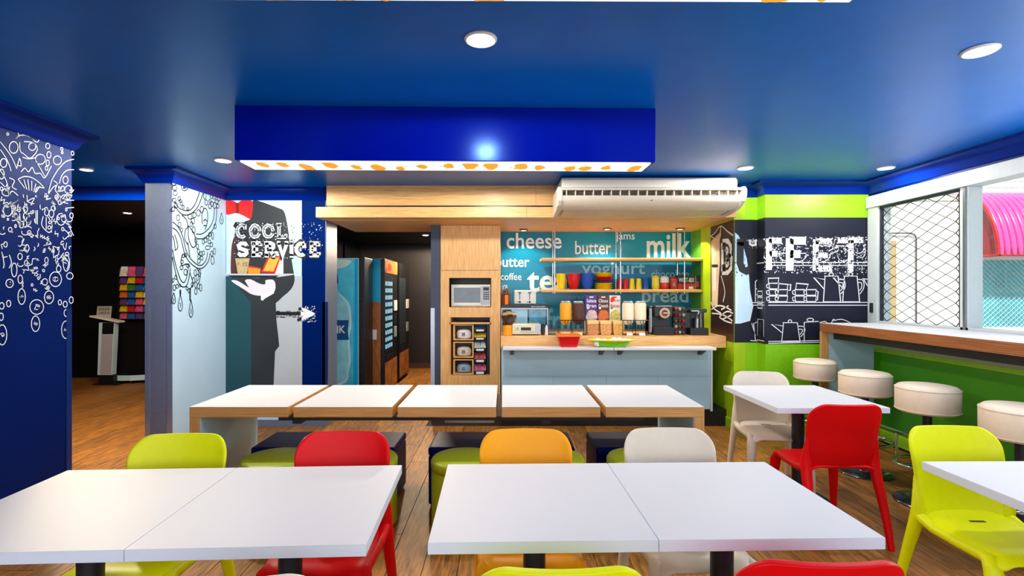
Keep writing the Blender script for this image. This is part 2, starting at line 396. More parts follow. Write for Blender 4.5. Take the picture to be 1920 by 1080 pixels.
# ------------------------------------------------------------------ wall prints: left chandelier in chalk white
def squiggle(kind, cx, cy, s):
    if kind == 0: return ell(cx, cy, s*.5, s*R.uniform(.5, .9), 10), True
    if kind == 1:
        n = R.randint(3, 6); a = R.uniform(0, PI); out = []
        for i in range(n):
            t = (i/(n-1)-.5)*2*s; q = (1 if i % 2 else -1)*s*.45
            out.append((cx+t*math.cos(a)-q*math.sin(a), cy+t*math.sin(a)+q*math.cos(a)))
        return out, False
    if kind == 2:
        a = R.uniform(0, 2*PI); return ell(cx, cy, s, s*.8, 9, a, a+R.uniform(1.5, 4)), False
    if kind == 3:
        pts = [(cx+R.uniform(-s, s), cy+R.uniform(-s, s)) for _ in range(5)]; return smooth_pts(pts, 4), False
    a = R.uniform(-.5, .5); return [(cx, cy-s), (cx+a*s, cy), (cx+R.uniform(-.4, .4)*s, cy+s)], False
PLf = Side(-3.1); mb = MB(); CW = .0058
def zl(*pts): return [(x/3.6, 200+y/3.6) for x, y in pts]
for st in [[(95, 115), (110, 155), (125, 190)], [(125, 190), (108, 215), (130, 195), (180, 195), (225, 225)], [(195, 200), (250, 240), (272, 180)],
           [(130, 240), (135, 300), (160, 320), (190, 345), (215, 340), (250, 290), (225, 245), (160, 235)], [(150, 340), (190, 352), (235, 345)],
           [(0, 238), (60, 315), (90, 370), (110, 420)], [(0, 290), (40, 350), (62, 400), (72, 435)], [(110, 420), (130, 350), (140, 400), (110, 390)],
           [(140, 440), (165, 415), (190, 440), (215, 410), (235, 450), (270, 450), (300, 480), (345, 400)], [(235, 355), (300, 470)],
           [(120, 490), (160, 472), (210, 478), (260, 510), (298, 550)], [(120, 490), (165, 550)], [(158, 492), (180, 560)], [(185, 492), (195, 565)], [(212, 500), (212, 568)], [(240, 520), (225, 575)], [(268, 535), (240, 578)], [(298, 550), (250, 545), (235, 580)],
           [(497, 355), (440, 372), (385, 430)], [(385, 432), (350, 490), (335, 540), (325, 585), (360, 540), (385, 530)], [(497, 425), (450, 430), (415, 465), (398, 520)], [(497, 560), (470, 590), (420, 600), (398, 640)], [(497, 632), (440, 635), (405, 662)], [(497, 680), (440, 685)],
           [(360, 500), (385, 520), (370, 560), (395, 600), (370, 615)], [(60, 480), (95, 500), (80, 540), (110, 560)],
           [(0, 430), (40, 500), (60, 590)], [(0, 510), (45, 560), (60, 600)], [(60, 600), (80, 570), (120, 600)],
           [(80, 720), (120, 780), (135, 810)], [(95, 700), (130, 760), (140, 800)], [(130, 720), (138, 800)], [(240, 700), (240, 790)], [(250, 700), (250, 795)],
           [(290, 740), (280, 800), (330, 850), (350, 800), (320, 740)], [(310, 745), (310, 830)], [(350, 740), (345, 850)],
           [(450, 765), (470, 820), (495, 870)], [(430, 830), (465, 860), (440, 890)], [(10, 980), (25, 1060), (20, 1090)], [(60, 1000), (75, 1050), (60, 1090)], [(420, 1000), (460, 1050), (450, 1100)]]:
    ribbon(mb, PLf, zl(*smooth_pts(st, 4)), CW, .002)
for c in [(90, 275, 30, 40), (310, 215, 14, 12), (320, 265, 14, 19), (328, 325, 14, 22), (320, 380, 11, 20), (312, 415, 9, 14), (385, 362, 28, 30), (270, 355, 34, 34), (22, 380, 22, 30), (8, 455, 18, 34),
          (440, 495, 18, 26), (460, 560, 26, 28), (460, 610, 12, 16), (484, 270, 14, 20), (488, 315, 9, 14), (50, 700, 30, 40), (170, 690, 14, 24), (168, 740, 13, 24), (166, 790, 13, 24), (480, 735, 12, 18), (410, 260, 7, 8), (415, 285, 8, 10), (418, 310, 6, 8), (52, 115, 7, 10), (52, 140, 6, 10), (50, 185, 7, 8), (215, 270, 24, 26), (180, 955, 14, 24), (410, 760, 30, 40)]:
    ribbon(mb, PLf, zl(*ell(*c, 12)), CW, .002, True)
for _ in range(125):
    x = R.uniform(2, 134); y = R.uniform(362, 505)-abs(x-70)*.25
    p, cl = squiggle(R.choice([0, 0, 1, 1, 2, 3, 3, 4]), x, y, R.uniform(3, 9)); p = [(min(136.5, a), b) for a, b in p]
    ribbon(mb, PLf, p, CW*.9, .002, cl)
def z2(*pts): return [(x/2.3, 480+y/2.3) for x, y in pts]
for c in [(92, 175, 16, 34), (157, 220, 30, 32), (152, 292, 18, 34), (238, 100, 26, 32), (210, 178, 20, 28), (283, 318, 19, 38), (8, 340, 20, 44), (280, 208, 9, 13), (284, 246, 9, 15), (257, 200, 7, 11), (36, 205, 9, 14), (6, 215, 10, 14), (4, 262, 9, 16), (40, 118, 16, 18), (86, 100, 10, 18), (192, 112, 12, 14), (300, 86, 14, 14), (306, 190, 9, 14), (252, 55, 10, 14), (285, 30, 14, 36), (60, 60, 12, 30)]:
    ribbon(mb, PLf, [(min(136.5, a), b) for a, b in z2(*ell(*c, 14))], CW, .002, True)
    if c[2] > 15:
        for k in range(3):
            p, cl = squiggle(R.choice([1, 4, 2]), c[0], c[1], c[2]*.45); ribbon(mb, PLf, [(min(136.5, a), b) for a, b in z2(*p)], CW*.8, .002, cl)
for _ in range(16):
    p, cl = squiggle(R.choice([0, 1, 1, 4]), R.uniform(80, 215), R.uniform(60, 160), R.uniform(6, 13)); ribbon(mb, PLf, z2(*p), CW*.9, .002, cl)
# the drawing goes on towards the camera, beyond the frame
for _ in range(90):
    u = R.uniform(2.45, 3.1); v = R.uniform(1.25, 2.45); p, cl = squiggle(R.choice([0, 0, 1, 2, 3]), u, v, R.uniform(.02, .06)); ribbon(mb, PLf, p, CW, .002, cl, raw=True)
mb.build('chandelier_drawing', mat('chalk_white_print', (228, 236, 242), .5, noise=.02), wl)

# white panel: chandelier in black line
PLc = Side(-3.096); mb = MB(); BW = .0115
def z3(pts): return [(310+x/3.6, 320+y/3.6) for x, y in pts]
def rb(pts, w=BW, k=5): ribbon(mb, PLc, z3(smooth_pts(pts, k)), w, .002)
def bead(x, y, rx, ry): ribbon(mb, PLc, z3(ell(x, y, rx, ry, 11)), BW*.8, .002, True)
def drop(x, y, w, h):
    ribbon(mb, PLc, z3([(x, y-h)]+ell(x, y+h*.35, w, h*.65, 9, -.6, PI+.6)+[(x, y-h)]), BW*.85, .002)
    rb([(x-w*.3, y), (x+w*.2, y+h*.3), (x-w*.2, y+h*.6)], BW*.7)
for st in [[(58, 200), (80, 240), (110, 262), (160, 268), (200, 225), (235, 130)], [(60, 235), (95, 280), (130, 300), (175, 288), (220, 240), (258, 140)],
           [(110, 300), (140, 330), (150, 380), (135, 400), (130, 460), (150, 500)], [(155, 370), (195, 430), (205, 500), (180, 515), (155, 450), (155, 370)],
           [(205, 428), (250, 425), (300, 380), (325, 320), (330, 250)], [(210, 460), (260, 455), (315, 405), (342, 330), (346, 240)],
           [(48, 345), (85, 380), (115, 440), (140, 540), (175, 600), (230, 640), (270, 610), (285, 550)], [(48, 385), (80, 410), (105, 460), (130, 560), (170, 625), (235, 662), (285, 620), (300, 560)],
           [(48, 530), (65, 620), (95, 720), (120, 755), (140, 730), (155, 650)], [(48, 580), (60, 650), (85, 750), (120, 785), (150, 760), (168, 660)],
           [(250, 360), (245, 300), (262, 255), (280, 270), (285, 330), (268, 400)], [(255, 340), (270, 330), (282, 345)], [(255, 370), (280, 372)], [(105, 60), (110, 120), (130, 135), (150, 120), (152, 95)], [(115, 100), (135, 100), (120, 118), (140, 116)],
           [(60, 430), (75, 470), (82, 520), (60, 540)], [(50, 440), (60, 480), (65, 530)], [(150, 480), (165, 580)], [(120, 560), (105, 600), (110, 640), (140, 630), (165, 650)], [(165, 690), (185, 760), (165, 800)], [(210, 660), (235, 700), (225, 760)]]:
    rb(st)
for c in [(58, 85, 14, 16), (62, 115, 15, 18), (66, 152, 14, 16), (92, 190, 10, 14), (100, 205, 9, 10), (108, 222, 10, 12), (120, 245, 9, 10), (150, 258, 8, 8), (60, 200, 12, 16), (70, 235, 12, 18), (52, 260, 9, 16), (85, 318, 11, 20), (95, 365, 10, 18), (108, 400, 8, 14), (165, 310, 14, 18), (195, 300, 12, 18), (222, 285, 12, 22), (245, 262, 12, 22), (185, 340, 11, 20), (175, 360, 10, 16), (190, 400, 11, 22), (205, 470, 8, 20), (265, 170, 9, 24), (275, 215, 10, 18), (300, 205, 8, 10), (310, 175, 9, 12), (330, 180, 12, 12), (345, 210, 12, 14), (360, 190, 9, 14), (300, 240, 11, 16), (315, 225, 10, 16), (332, 235, 12, 20), (352, 240, 10, 14), (335, 375, 8, 16), (318, 440, 7, 24), (300, 430, 9, 14), (285, 450, 8, 12), (270, 470, 10, 14), (295, 480, 10, 12), (255, 480, 8, 16), (310, 500, 9, 14), (285, 520, 16, 14), (330, 545, 8, 22), (312, 560, 8, 18), (318, 605, 11, 28), (215, 510, 8, 16), (222, 545, 8, 16), (225, 580, 8, 14), (240, 560, 9, 14), (255, 555, 9, 14), (245, 590, 9, 14), (225, 610, 10, 16), (120, 575, 10, 12), (135, 570, 9, 12), (112, 615, 9, 12), (108, 655, 11, 14), (135, 685, 11, 20), (150, 640, 12, 12), (145, 795, 7, 12), (158, 810, 6, 14), (52, 740, 6, 14), (60, 790, 9, 20), (78, 780, 8, 14), (98, 775, 6, 8), (70, 720, 8, 14), (200, 690, 8, 22), (215, 720, 8, 22), (190, 740, 8, 20), (230, 690, 8, 24), (205, 770, 8, 22), (222, 780, 8, 20), (238, 790, 8, 24), (205, 815, 9, 20), (180, 770, 7, 16)]:
    bead(*c)
for c in [(100, 890, 15, 58), (172, 930, 13, 60), (378, 322, 12, 38), (56, 860, 12, 38)]: drop(*c)
for k in range(6): bead(166, 800+k*14, 4, 6)
for k in range(3): bead(100, 810+k*10, 4, 6)
mb.build('chandelier_drawing', BLACKP, wc)

# mural wall: headless waiter in a dinner jacket
PW = Front(5.697)
def z4(pts): return [(410+x/4.152, 360+y/4.152) for x, y in pts]
def pz(pts, e, m, name): mbb = MB(); poly(mbb, PW, z4(pts), e); mbb.build(name, m, wm)
PRB = mat('print_slate', (38, 44, 46), .5, noise=.12, nscale=4); PRT = mat('print_teal', (12, 74, 84), .5, noise=.1, nscale=2)
pz([(53, 655), (300, 655), (300, 1700), (53, 1700)], .0012, PRT, 'teal_print')  # teal printed field below the tray
pz([(252, 700), (400, 700), (445, 860), (450, 1000), (462, 1100), (472, 1200), (440, 1240), (428, 1500), (424, 1700), (252, 1700)], .0018, PRB, 'trousers_print')
pz([(520, 655), (650, 655), (650, 1700), (424, 1700), (428, 1500), (440, 1240), (472, 1200), (462, 1100), (450, 1000), (450, 860), (560, 770), (590, 690)], .001, mat('print_grey', (190, 198, 202), .5, noise=.04, nscale=2), 'backdrop_print')
pz(smooth_pts([(265, 70), (330, 76), (400, 100), (470, 126), (502, 142), (520, 180), (534, 250), (545, 320), (565, 500), (580, 600), (592, 690), (560, 762), (500, 815), (445, 865), (380, 900), (260, 860), (200, 800), (120, 700), (96, 640), (96, 500), (105, 400), (130, 335), (190, 262), (205, 228), (250, 205)], 3, True), .002, PRB, 'jacket_print')
pz([(130, 335), (108, 400), (96, 500), (96, 640), (128, 640), (120, 500), (126, 420), (140, 350)], .0026, mat('print_maroon', (96, 28, 24), .5), 'lapel_print')
RED = mat('print_red', (222, 22, 20), .45, noise=.08, nscale=20)
pz(smooth_pts([(56, 70), (90, 66), (130, 76), (148, 92), (165, 74), (200, 60), (260, 70), (268, 110), (262, 165), (250, 212), (205, 190), (160, 170), (140, 162), (100, 172), (62, 176), (58, 120)], 2, True), .0034, RED, 'bow_tie_print')
pz([(132, 85), (158, 85), (160, 168), (136, 166)], .004, mat('print_dark_red', (130, 12, 12), .5), 'bow_tie_knot_print')
pz([(55, 636), (585, 636), (585, 644), (470, 662), (300, 668), (55, 655)], .0034, mat('print_tray', (205, 205, 215), .4), 'tray_print')
pz([(55, 648), (470, 650), (440, 668), (120, 664)], .004, BLACKP, 'tray_print')
GLV = mat('print_glove', (236, 228, 236), .5, noise=.04)
pz(smooth_pts([(98, 690), (140, 688), (190, 715), (240, 745), (205, 690), (250, 680), (300, 705), (335, 718), (366, 716), (364, 690), (390, 682), (425, 684), (442, 712), (440, 765), (400, 790), (360, 806), (300, 806), (250, 792), (205, 762), (150, 728)], 2, True), .0042, GLV, 'glove_print')
pz([(330, 800), (440, 760), (430, 790), (360, 830), (345, 846), (330, 840)], .0046, WHITEP, 'cuff_print')
pz([(130, 515), (242, 515), (222, 636), (150, 636)], .0042, mat('print_tan', (200, 172, 120), .5, noise=.15, nscale=60), 'cup_print')
pz([(134, 498), (238, 498), (242, 516), (130, 516)], .0046, BLACKP, 'cup_lid_print')
mbb = MB()
for i, ch in enumerate('CAFE'): letters(mbb, PW, ch, 410+(145+i*21)/4.152, 410+(164+i*21)/4.152, 360+548/4.152, 360+578/4.152, .004, .005)
mbb.build('lettering', BLACKP, wm)
pz([(232, 575), (330, 592), (322, 638), (230, 638)], .0042, mat('print_orange', (246, 150, 16), .5), 'burger_box_print')
pz([(232, 573), (330, 590), (330, 600), (232, 586)], .0046, RED, 'burger_box_print')
pz([(385, 500), (488, 498), (440, 632), (330, 628)], .0046, RED, 'burger_box_print')
pz([(396, 512), (474, 510), (430, 618), (348, 615)], .005, mat('print_amber', (250, 180, 60), .5, noise=.2, nscale=50), 'burger_box_print')
pz([(488, 500), (505, 500), (505, 638), (440, 636)], .005, WHITEP, 'burger_box_print')
pz([(398, 498), (430, 462), (480, 462), (490, 498)], .005, WHITEP, 'napkin_print')
for blk in (True, False):                                     # COOL. SERVICE: rough black behind, white letters before
    mbb = MB(); w = .068 if blk else .042; e = .0055 if blk else .0066; j = 1.6 if blk else .4
    k = lambda x: 410+x/4.152
    letters(mbb, PW, 'COOL', k(132), k(542), 360+248/4.152, 360+362/4.152, w*.9, e, j)
    ribbon(mbb, PW, z4([(548, 352), (572, 352)]), .03, e)
    letters(mbb, PW, 'SERV', k(138), k(552), 360+390/4.152, 360+502/4.152, w, e, j)
    letters(mbb, PW, 'I', k(540), k(596), 360+390/4.152, 360+502/4.152, w, e, j)
    letters(mbb, PW, 'CE', k(592), k(796), 360+390/4.152, 360+502/4.152, w, e, j)
    specks(mbb, PW, k(125), k(600 if blk else 810), 360+235/4.152, 360+515/4.152, 260, .003, .009, e+.0005)
    mbb.build('lettering', BLACKP if blk else WHITEP, wm)
mbb = MB(); letters(mbb, PW, 'COOL', k(132), k(542), 360+248/4.152, 360+362/4.152, .008, .0074, 1.2); specks(mbb, PW, k(140), k(545), 360+250/4.152, 360+365/4.152, 330, .003, .0085, .0076); specks(mbb, PW, k(140), k(800), 360+385/4.152, 360+505/4.152, 160, .002, .006, .0076)
mbb.build('lettering', PRB, wm)
mbb = MB(); ribbon(mbb, PW, z4([(448, 946), (648, 946)]), .036, .005); specks(mbb, PW, 518, 566, 583, 595, 90, .004, .012, .0052); poly(mbb, PW, z4([(620, 905), (640, 895), (650, 915), (628, 925)]), .0055); poly(mbb, PW, z4([(612, 990), (645, 970), (645, 1000), (615, 1008)]), .0055)
mbb.build('arrow_print', BLACKP, wm)
mbb = MB(); poly(mbb, PW, z4([(642, 900), (672, 905), (752, 944), (742, 960), (648, 1000), (655, 965), (690, 946), (655, 925)]), .005); poly(mbb, PW, z4([(640, 928), (720, 946), (640, 966)]), .0054); specks(mbb, PW, 566, 594, 574, 604, 70, .003, .009, .0056)
mbb.build('arrow_print', WHITEP, wm)

# buffet print on the stepped wall
for nm, wo, pl, x0, x1 in [('brown_band', wd_, Side(2.48), 1333, 1377)]:
    mbb = MB(); a = pl.to2(x0, 540)[0]; mbb.box(2.477, 2.48, 5.522, a, .948, 2.27); mbb.build(nm, BROWNP, wo)
bx(2.483, 2.728, 5.517, 5.52, .948, 2.27).build('dark_band', CHALK, wb)
bx(2.73, 3.806, 5.347, 5.35, .948, 2.27).build('dark_band', CHALK, wp)
bx(2.727, 2.73, 5.347, 5.517, .948, 2.27).build('dark_band', mat('black_band', (16, 18, 30), .4), wp)
bx(2.733, 3.805, 5.3475, 5.35, .11, .946).build('painted_panel', mat('lime_lower_paint', (130, 205, 16), .4), wp)
P1, P2, P3, P4 = Front(5.517), Side(2.727), Front(5.347), Side(2.477)
def z5(pts): return [(1300+x/2.842, 320+y/2.842) for x, y in pts]
mbb = MB(); poly(mbb, P1, z5([(222, 330), (240, 345), (262, 390), (285, 470), (296, 560), (302, 640), (318, 718), (300, 800), (250, 815), (222, 815)]), .002); mbb.build('paper_bag_print', PALEB, wb)
mbb = MB()
for st in [[(318, 716), (290, 712), (296, 640)], [(222, 806), (300, 800), (318, 718)], [(225, 640), (232, 700), (228, 800)]]: ribbon(mbb, P1, z5(st), .006, .003)
mbb.build('line_drawing', WHITEP, wb)
SKN = mat('print_cream', (232, 208, 178), .5, noise=.12, nscale=14)
def p4(pts, e, m, nm): q = MB(); poly(q, P4, z5(pts), e); q.build(nm, m, wd_)
p4([(96, 375), (142, 330), (142, 500), (134, 620), (130, 720), (100, 720)], .002, SKN, 'whisk_print')
p4([(100, 500), (132, 500), (132, 515), (100, 515)], .003, BLACKP, 'whisk_print')
p4([(108, 520), (124, 520), (122, 640), (106, 640)], .003, WHITEP, 'whisk_print')
p4([(150, 375), (205, 350), (210, 520), (160, 545), (150, 470)], .002, mat('print_dark', (30, 20, 20), .5), 'whisk_print')
mbb = MB()
for st in [[(95, 350), (118, 330), (148, 295), (180, 320), (214, 345)], [(148, 295), (142, 370)], [(95, 350), (142, 370), (148, 295)], [(98, 740), (130, 720), (170, 725), (205, 745)], [(140, 780), (180, 750), (212, 760)], [(140, 780), (170, 800), (208, 812)], [(95, 700), (112, 735), (150, 760)], [(160, 700), (170, 640), (150, 560)], [(190, 720), (150, 740)], [(205, 770), (160, 790)], [(100, 760), (160, 768), (210, 800)]]:
    ribbon(mbb, P4, z5(smooth_pts(st, 3)), .016, .004)
mbb.build('line_drawing', WHITEP, wd_)
def let(pl, ch, x0, x1, y0, y1, w, m, wo, e=.005, n=70, j=.5, side=None):
    q = MB(); letters(q, pl, ch, 1300+x0/2.842, 1300+x1/2.842, 320+y0/2.842, 320+y1/2.842, w, e, j)
    specks(q, pl, 1300+(x0-6)/2.842, 1300+(x1+6)/2.842, 320+(y0-10)/2.842, 320+(y1+14)/2.842, n, .003, .011, e+.0006); q.build('lettering', m, wo)
CH2 = mat('chalk_white', (236, 238, 242), .5, noise=.05, nscale=60)
let(P4, 'B', 148, 208, 380, 540, .12, CH2, wd_, n=40)
let(P4, 'B', 152, 206, 385, 535, .03, BROWNP, wd_, e=.0062, n=70)
let(P1, 'U', 222, 342, 372, 545, .075, BLACKP, wb, n=120)
let(P1, 'U', 290, 342, 372, 400, .02, CH2, wb, e=.0062, n=40)
let(P3, 'f', 380, 478, 362, 530, .062, CH2, wp, n=160)
let(P3, 'f', 486, 608, 362, 532, .082, CH2, wp, n=160)
let(P3, 'e', 622, 748, 365, 535, .06, CH2, wp, n=240)
let(P3, 't', 756, 918, 358, 540, .06, CH2, wp, n=280)
for a in ((622, 748, 365, 535, 'E'), (756, 916, 358, 540, 'T')):
    q = MB(); specks(q, P3, 1300+a[0]/2.842, 1300+a[1]/2.842, 320+a[2]/2.842, 320+a[3]/2.842, 190, .003, .01, .0068); q.build('lettering', CHALK, wp)
mbb = MB(); LW = .0085
def d3(st, k=1, cl=False): ribbon(mbb, P3, z5(st if k == 1 else smooth_pts(st, k, cl)), LW, .003, cl)
for st in [[(399, 489), (935, 489)], [(399, 505), (935, 505)], [(399, 702), (935, 702)], [(399, 717), (935, 717)], [(399, 920), (672, 914)], [(399, 910), (672, 905)]]: d3(st)
def pot(x, y0, y1, w, sc=1):                                  # a coffee pot: body, lid, spout, handle
    d3([(x+w*.1, y0), (x, y1), (x+w, y1), (x+w*.85, y0), (x+w*.05, y0)]); d3(ell(x+w*.45, y0-10*sc, 12*sc, 9*sc, 10), 1, True)
    d3([(x+w*.05, y0+70*sc), (x-w*.55, y0+8), (x+w*.08, y0+18)]); d3([(x+w*.86, y0+18), (x+w*1.2, y0+22), (x+w*1.25, y0+60*sc), (x+w*1.02, y0+95*sc)], 4); d3([(x+w*.88, y0+34), (x+w*1.1, y0+36), (x+w*1.12, y0+58*sc), (x+w, y0+78*sc)], 4)
pot(692, 562, 698, 92, 1); pot(795, 562, 698, 90, 1)
d3([(905, 575), (935, 628)]); d3([(900, 575), (935, 580)])
pot(470, 810, 912, 98, .8)
d3([(590, 912), (590, 808), (668, 803)]); d3(ell(622, 795, 18, 9, 10), 1, True); d3([(672, 810), (700, 803), (712, 812)], 3); d3([(735, 812), (745, 792), (760, 800)], 3); d3([(740, 800), (790, 792), (835, 810)], 3)
def cups(x, y1, n, w=58, h=34):
    for i in range(n):
        y = y1-i*h; d3([(x, y-h+4), (x+4, y), (x+w-4, y), (x+w, y-h+4), (x, y-h+4)]); d3([(x, y-h+8), (x-12, y-h+12), (x-9, y-6), (x+3, y-6)], 3)
cups(402, 698, 3, 52); d3([(400, 600), (398, 574), (455, 572), (450, 604)]); cups(448, 698, 2, 54); d3([(452, 632), (455, 602), (502, 606), (500, 634)]); d3([(502, 608), (518, 606), (516, 638), (500, 636)])
cups(540, 698, 2, 52); d3([(545, 632), (548, 600), (612, 606), (600, 634)]); cups(600, 698, 2, 54); d3([(655, 640), (664, 645), (660, 690), (650, 692)])
for c in [(690, 440, 40, 44), (800, 440, 34, 44), (500, 440, 46, 42), (560, 446, 40, 38), (880, 410, 28, 30), (895, 430, 20, 34)]: d3(ell(*c, 16, 0 if c[2] > 30 else -.5, PI if c[2] > 30 else 2.2))
for st in [[(450, 440), (600, 440)], [(715, 430), (770, 405), (772, 425), (720, 450)], [(640, 400), (745, 400)], [(760, 400), (850, 405)]]: d3(st)
mbb.build('line_drawing', CH2, wp)
mbb = MB()
for st in [[(310, 702), (345, 704)], [(310, 717), (345, 717)], [(303, 905), (345, 907)], [(330, 698), (330, 590), (345, 580)], [(330, 660), (345, 662)], [(330, 630), (345, 630)], [(330, 905), (320, 815), (345, 803)], [(310, 812), (330, 880)]]: ribbon(mbb, P1, z5(st), LW, .004)
mbb.build('line_drawing', CH2, wb)
mbb = MB()
for v0 in (fz(320+702/2.842, 5.43), fz(320+716/2.842, 5.43), fz(320+905/2.842, 5.43), fz(320+492/2.842, 5.43)): ribbon(mbb, P2, [(5.515, v0), (5.36, v0)], LW, .003, raw=True)
for a, b in ((5.5, 5.42), (5.42, 5.37)): ribbon(mbb, P2, [(a, 1.02), (a, 1.2), (b, 1.2), (b, 1.02)], LW, .003, raw=True)
for k_ in range(3): ribbon(mbb, P2, [(5.5, 1.32+k_*.065), (5.5, 1.37+k_*.065), (5.4, 1.37+k_*.065), (5.4, 1.32+k_*.065)], LW, .003, True, raw=True)
mbb.build('line_drawing', CH2, wp)

# words on the splashback
PN = Front(6.798)
def z6(x, y): return PN.to2(920+x/4.155, 400+y/4.155)
WD1 = mat('pale_lettering', (222, 244, 250), .35, noise=.02); WD2 = mat('blue_lettering', (160, 222, 240), .35, noise=.02); WD3 = mat('faint_lettering', (84, 176, 208), .35, noise=.02)
for tx, x0, x1, y0, y1, m, bo in [('cheese', 124, 552, 152, 275, WD1, .012), ('butter', 658, 938, 215, 320, WD1, .005), ('jams', 978, 1122, 150, 222, WD1, .005), ('milk', 1215, 1560, 155, 345, WD1, .02),
        ('butter', 40, 302, 335, 418, WD1, .012), ('coffee', 78, 240, 465, 520, WD1, .004), ('tea', 285, 610, 455, 615, WD1, .02), ('yoghurt', 708, 1202, 375, 505, WD2, .014), ('chocolate', 1252, 1545, 440, 505, WD2, 0), ('bread', 1178, 1540, 580, 695, WD2, .014),
        ('cereal', 606, 738, 630, 668, WD3, 0), ('fruit', 430, 720, 735, 935, WD3, .02), ('juice', 1060, 1280, 840, 940, WD3, .02), ('ice', 90, 130, 540, 600, WD1, 0), ('spread', 590, 700, 450, 480, WD3, 0)]:
    (a, b), (c, d) = z6(x0, y1), z6(x1, y0); text(tx, PN, a, c, b, d, .002, m, wn, bold=bo)
bx(2.4785, 2.48, 6.45, 6.79, .95, 2.28).build('painted_panel', GREEN, wd_)  # darker green puts the shade deep in the niche into the wall colour

# ------------------------------------------------------------------ right-hand window
w1 = thing('window_1', '', ''); del w1['label']; del w1['category']; w1['kind'] = 'structure'
bx(3.77, 3.93, .55, 5.34, 2.36, 2.48).build('frame', ALU, w1, bevel=.004)
bx(3.79, 3.93, 5.2, 5.34, 1.17, 2.36).build('frame', ALU, w1, bevel=.004)
bx(3.80, 3.92, 4.19, 4.27, 1.17, 2.36).build('frame', ALU, w1, bevel=.004)
bx(3.785, 3.80, 4.205, 4.225, 1.17, 2.36).build('frame', STEEL, w1)
bx(3.79, 3.93, .55, .63, 1.17, 2.36).build('frame', ALU, w1)
bx(3.80, 3.92, .63, 5.2, 1.17, 1.2).build('sill', ALU, w1)
for a in ((4.27, 4.295, 1.2, 2.345), (5.175, 5.2, 1.2, 2.345)): bx(3.815, 3.84, *a).build('screen_frame', DSTEEL, w1)
bx(3.815, 3.84, 4.27, 5.2, 2.335, 2.36).build('screen_frame', DSTEEL, w1)
bx(3.87, 3.875, 4.27, 5.2, 1.2, 2.36).build('pane', GLASS, w1); bx(3.885, 3.89, .63, 4.19, 1.2, 2.36).build('pane', GLASS, w1)
bx(3.765, 3.79, 5.255, 5.275, 1.28, 1.38).build('latch', BLACKM, w1)
mb = MB(); P, Q = .1, .1
ny = 9
for i in range(ny+1):                                        # zigzag wires touching at the knots
    y = 4.29+.885*i/ny; nz = 23; pts = []
    for k in range(nz+1):
        q = (1 if (k % 2) else -1)*.885/ny/2*.97; yy = min(5.178, max(4.292, y+q*(1 if i % 2 else -1)))
        pts.append((3.83, yy, 1.2+1.138*k/nz))
    mb.tube(pts, .0045, 5)
mb.build('security_mesh', mat('dark_mesh_wire', (52, 48, 50), .4, .5), w1, smooth=True)
ws = struct('trim_10', bx(3.76, 3.81, .55, 5.34, .925, .96), mat('pale_lime_trim', (190, 215, 160), .4), bevel=.003)
struct('trim_11', bx(3.775, 3.81, .55, 5.34, .885, .925), mat('lime_trim', (150, 205, 30), .4), bevel=.003)
# ------------------------------------------------------------------ bulkheads with printed light boxes
ORA = mat('orange_splash', (240, 160, 30), .4, emit=(240, 160, 30), es=.8)
PANEL = mat('light_panel', (255, 250, 236), .4, emit=(255, 246, 226), es=1.25, noise=.01)
def bulkhead(lbl, loc, rot):
    t = thing('ceiling_bulkhead', lbl, 'bulkhead', loc, rot, 'ceiling bulkheads with light boxes')
    L = 2.6
    bx(-L/2, L/2, -.11, .11, -.335, 0).build('casing', BULK, t, bevel=.004)
    bx(-L/2+.03, L/2-.03, -.1, .1, -.345, -.336).build('light_panel', PANEL, t)
    mb = MB(); pl = Flat(lambda u, v, e: (u, v, -.345-e))
    for i in range(52):
        big = i < 17; x = -L/2+.12+i*.148+R.uniform(-.04, .04) if big else R.uniform(-L/2+.06, L/2-.06); y = R.uniform(-.05, .05); r = R.uniform(.03, .055) if big else R.uniform(.004, .013)
        pts = [(x+r*R.uniform(.75, 1.2)*math.cos(a*PI/6), max(-.099, min(.099, y+r*(R.uniform(1.6, 2.4) if big else 1)*math.sin(a*PI/6)))) for a in range(12)]
        poly(mb, pl, smooth_pts(pts, 2, True), .001, raw=True)
    mb.build('splash_print', ORA, t, kind='stuff')
    return t
bulkhead('blue ceiling bulkhead with splash-printed light box above the long bench table', (-.355, 3.275, H), math.radians(1.2))
bulkhead('blue ceiling bulkhead whose light box just enters the top edge of the picture', (-.32, 1.3, H), math.radians(.4))

# ------------------------------------------------------------------ recessed downlights
LENS = mat('lamp_lens', (255, 250, 240), .3, emit=(255, 247, 232), es=30)
WARM = mat('warm_lamp_lens', (255, 232, 190), .3, emit=(255, 220, 170), es=5)
def downlight(x, y, z, lbl, e, col=(1, .95, .86), r=.065, lens=LENS, spot=3.14, group='recessed downlights in the blue ceiling', ringm=None):
    t = thing('downlight', lbl, 'ceiling light', (x, y, z), 0, group)
    MB().lathe([(r+.009, -.001), (r+.009, -.006), (r, -.012), (r-.008, -.004), (r-.012, .0)], seg=24).build('trim_ring', ringm or WHITEM, t, smooth=True)
    MB().lathe([(r-.01, -.0085), (r-.014, -.0105), (.01, -.0115)], seg=20).build('lens', lens, t, smooth=True)
    if e:
        l = light('lamp', 'SPOT', (0, 0, -.03), (0, 0, 0), e, col, spot_size=spot, spot_blend=.08, shadow_soft_size=.06); l.parent = t
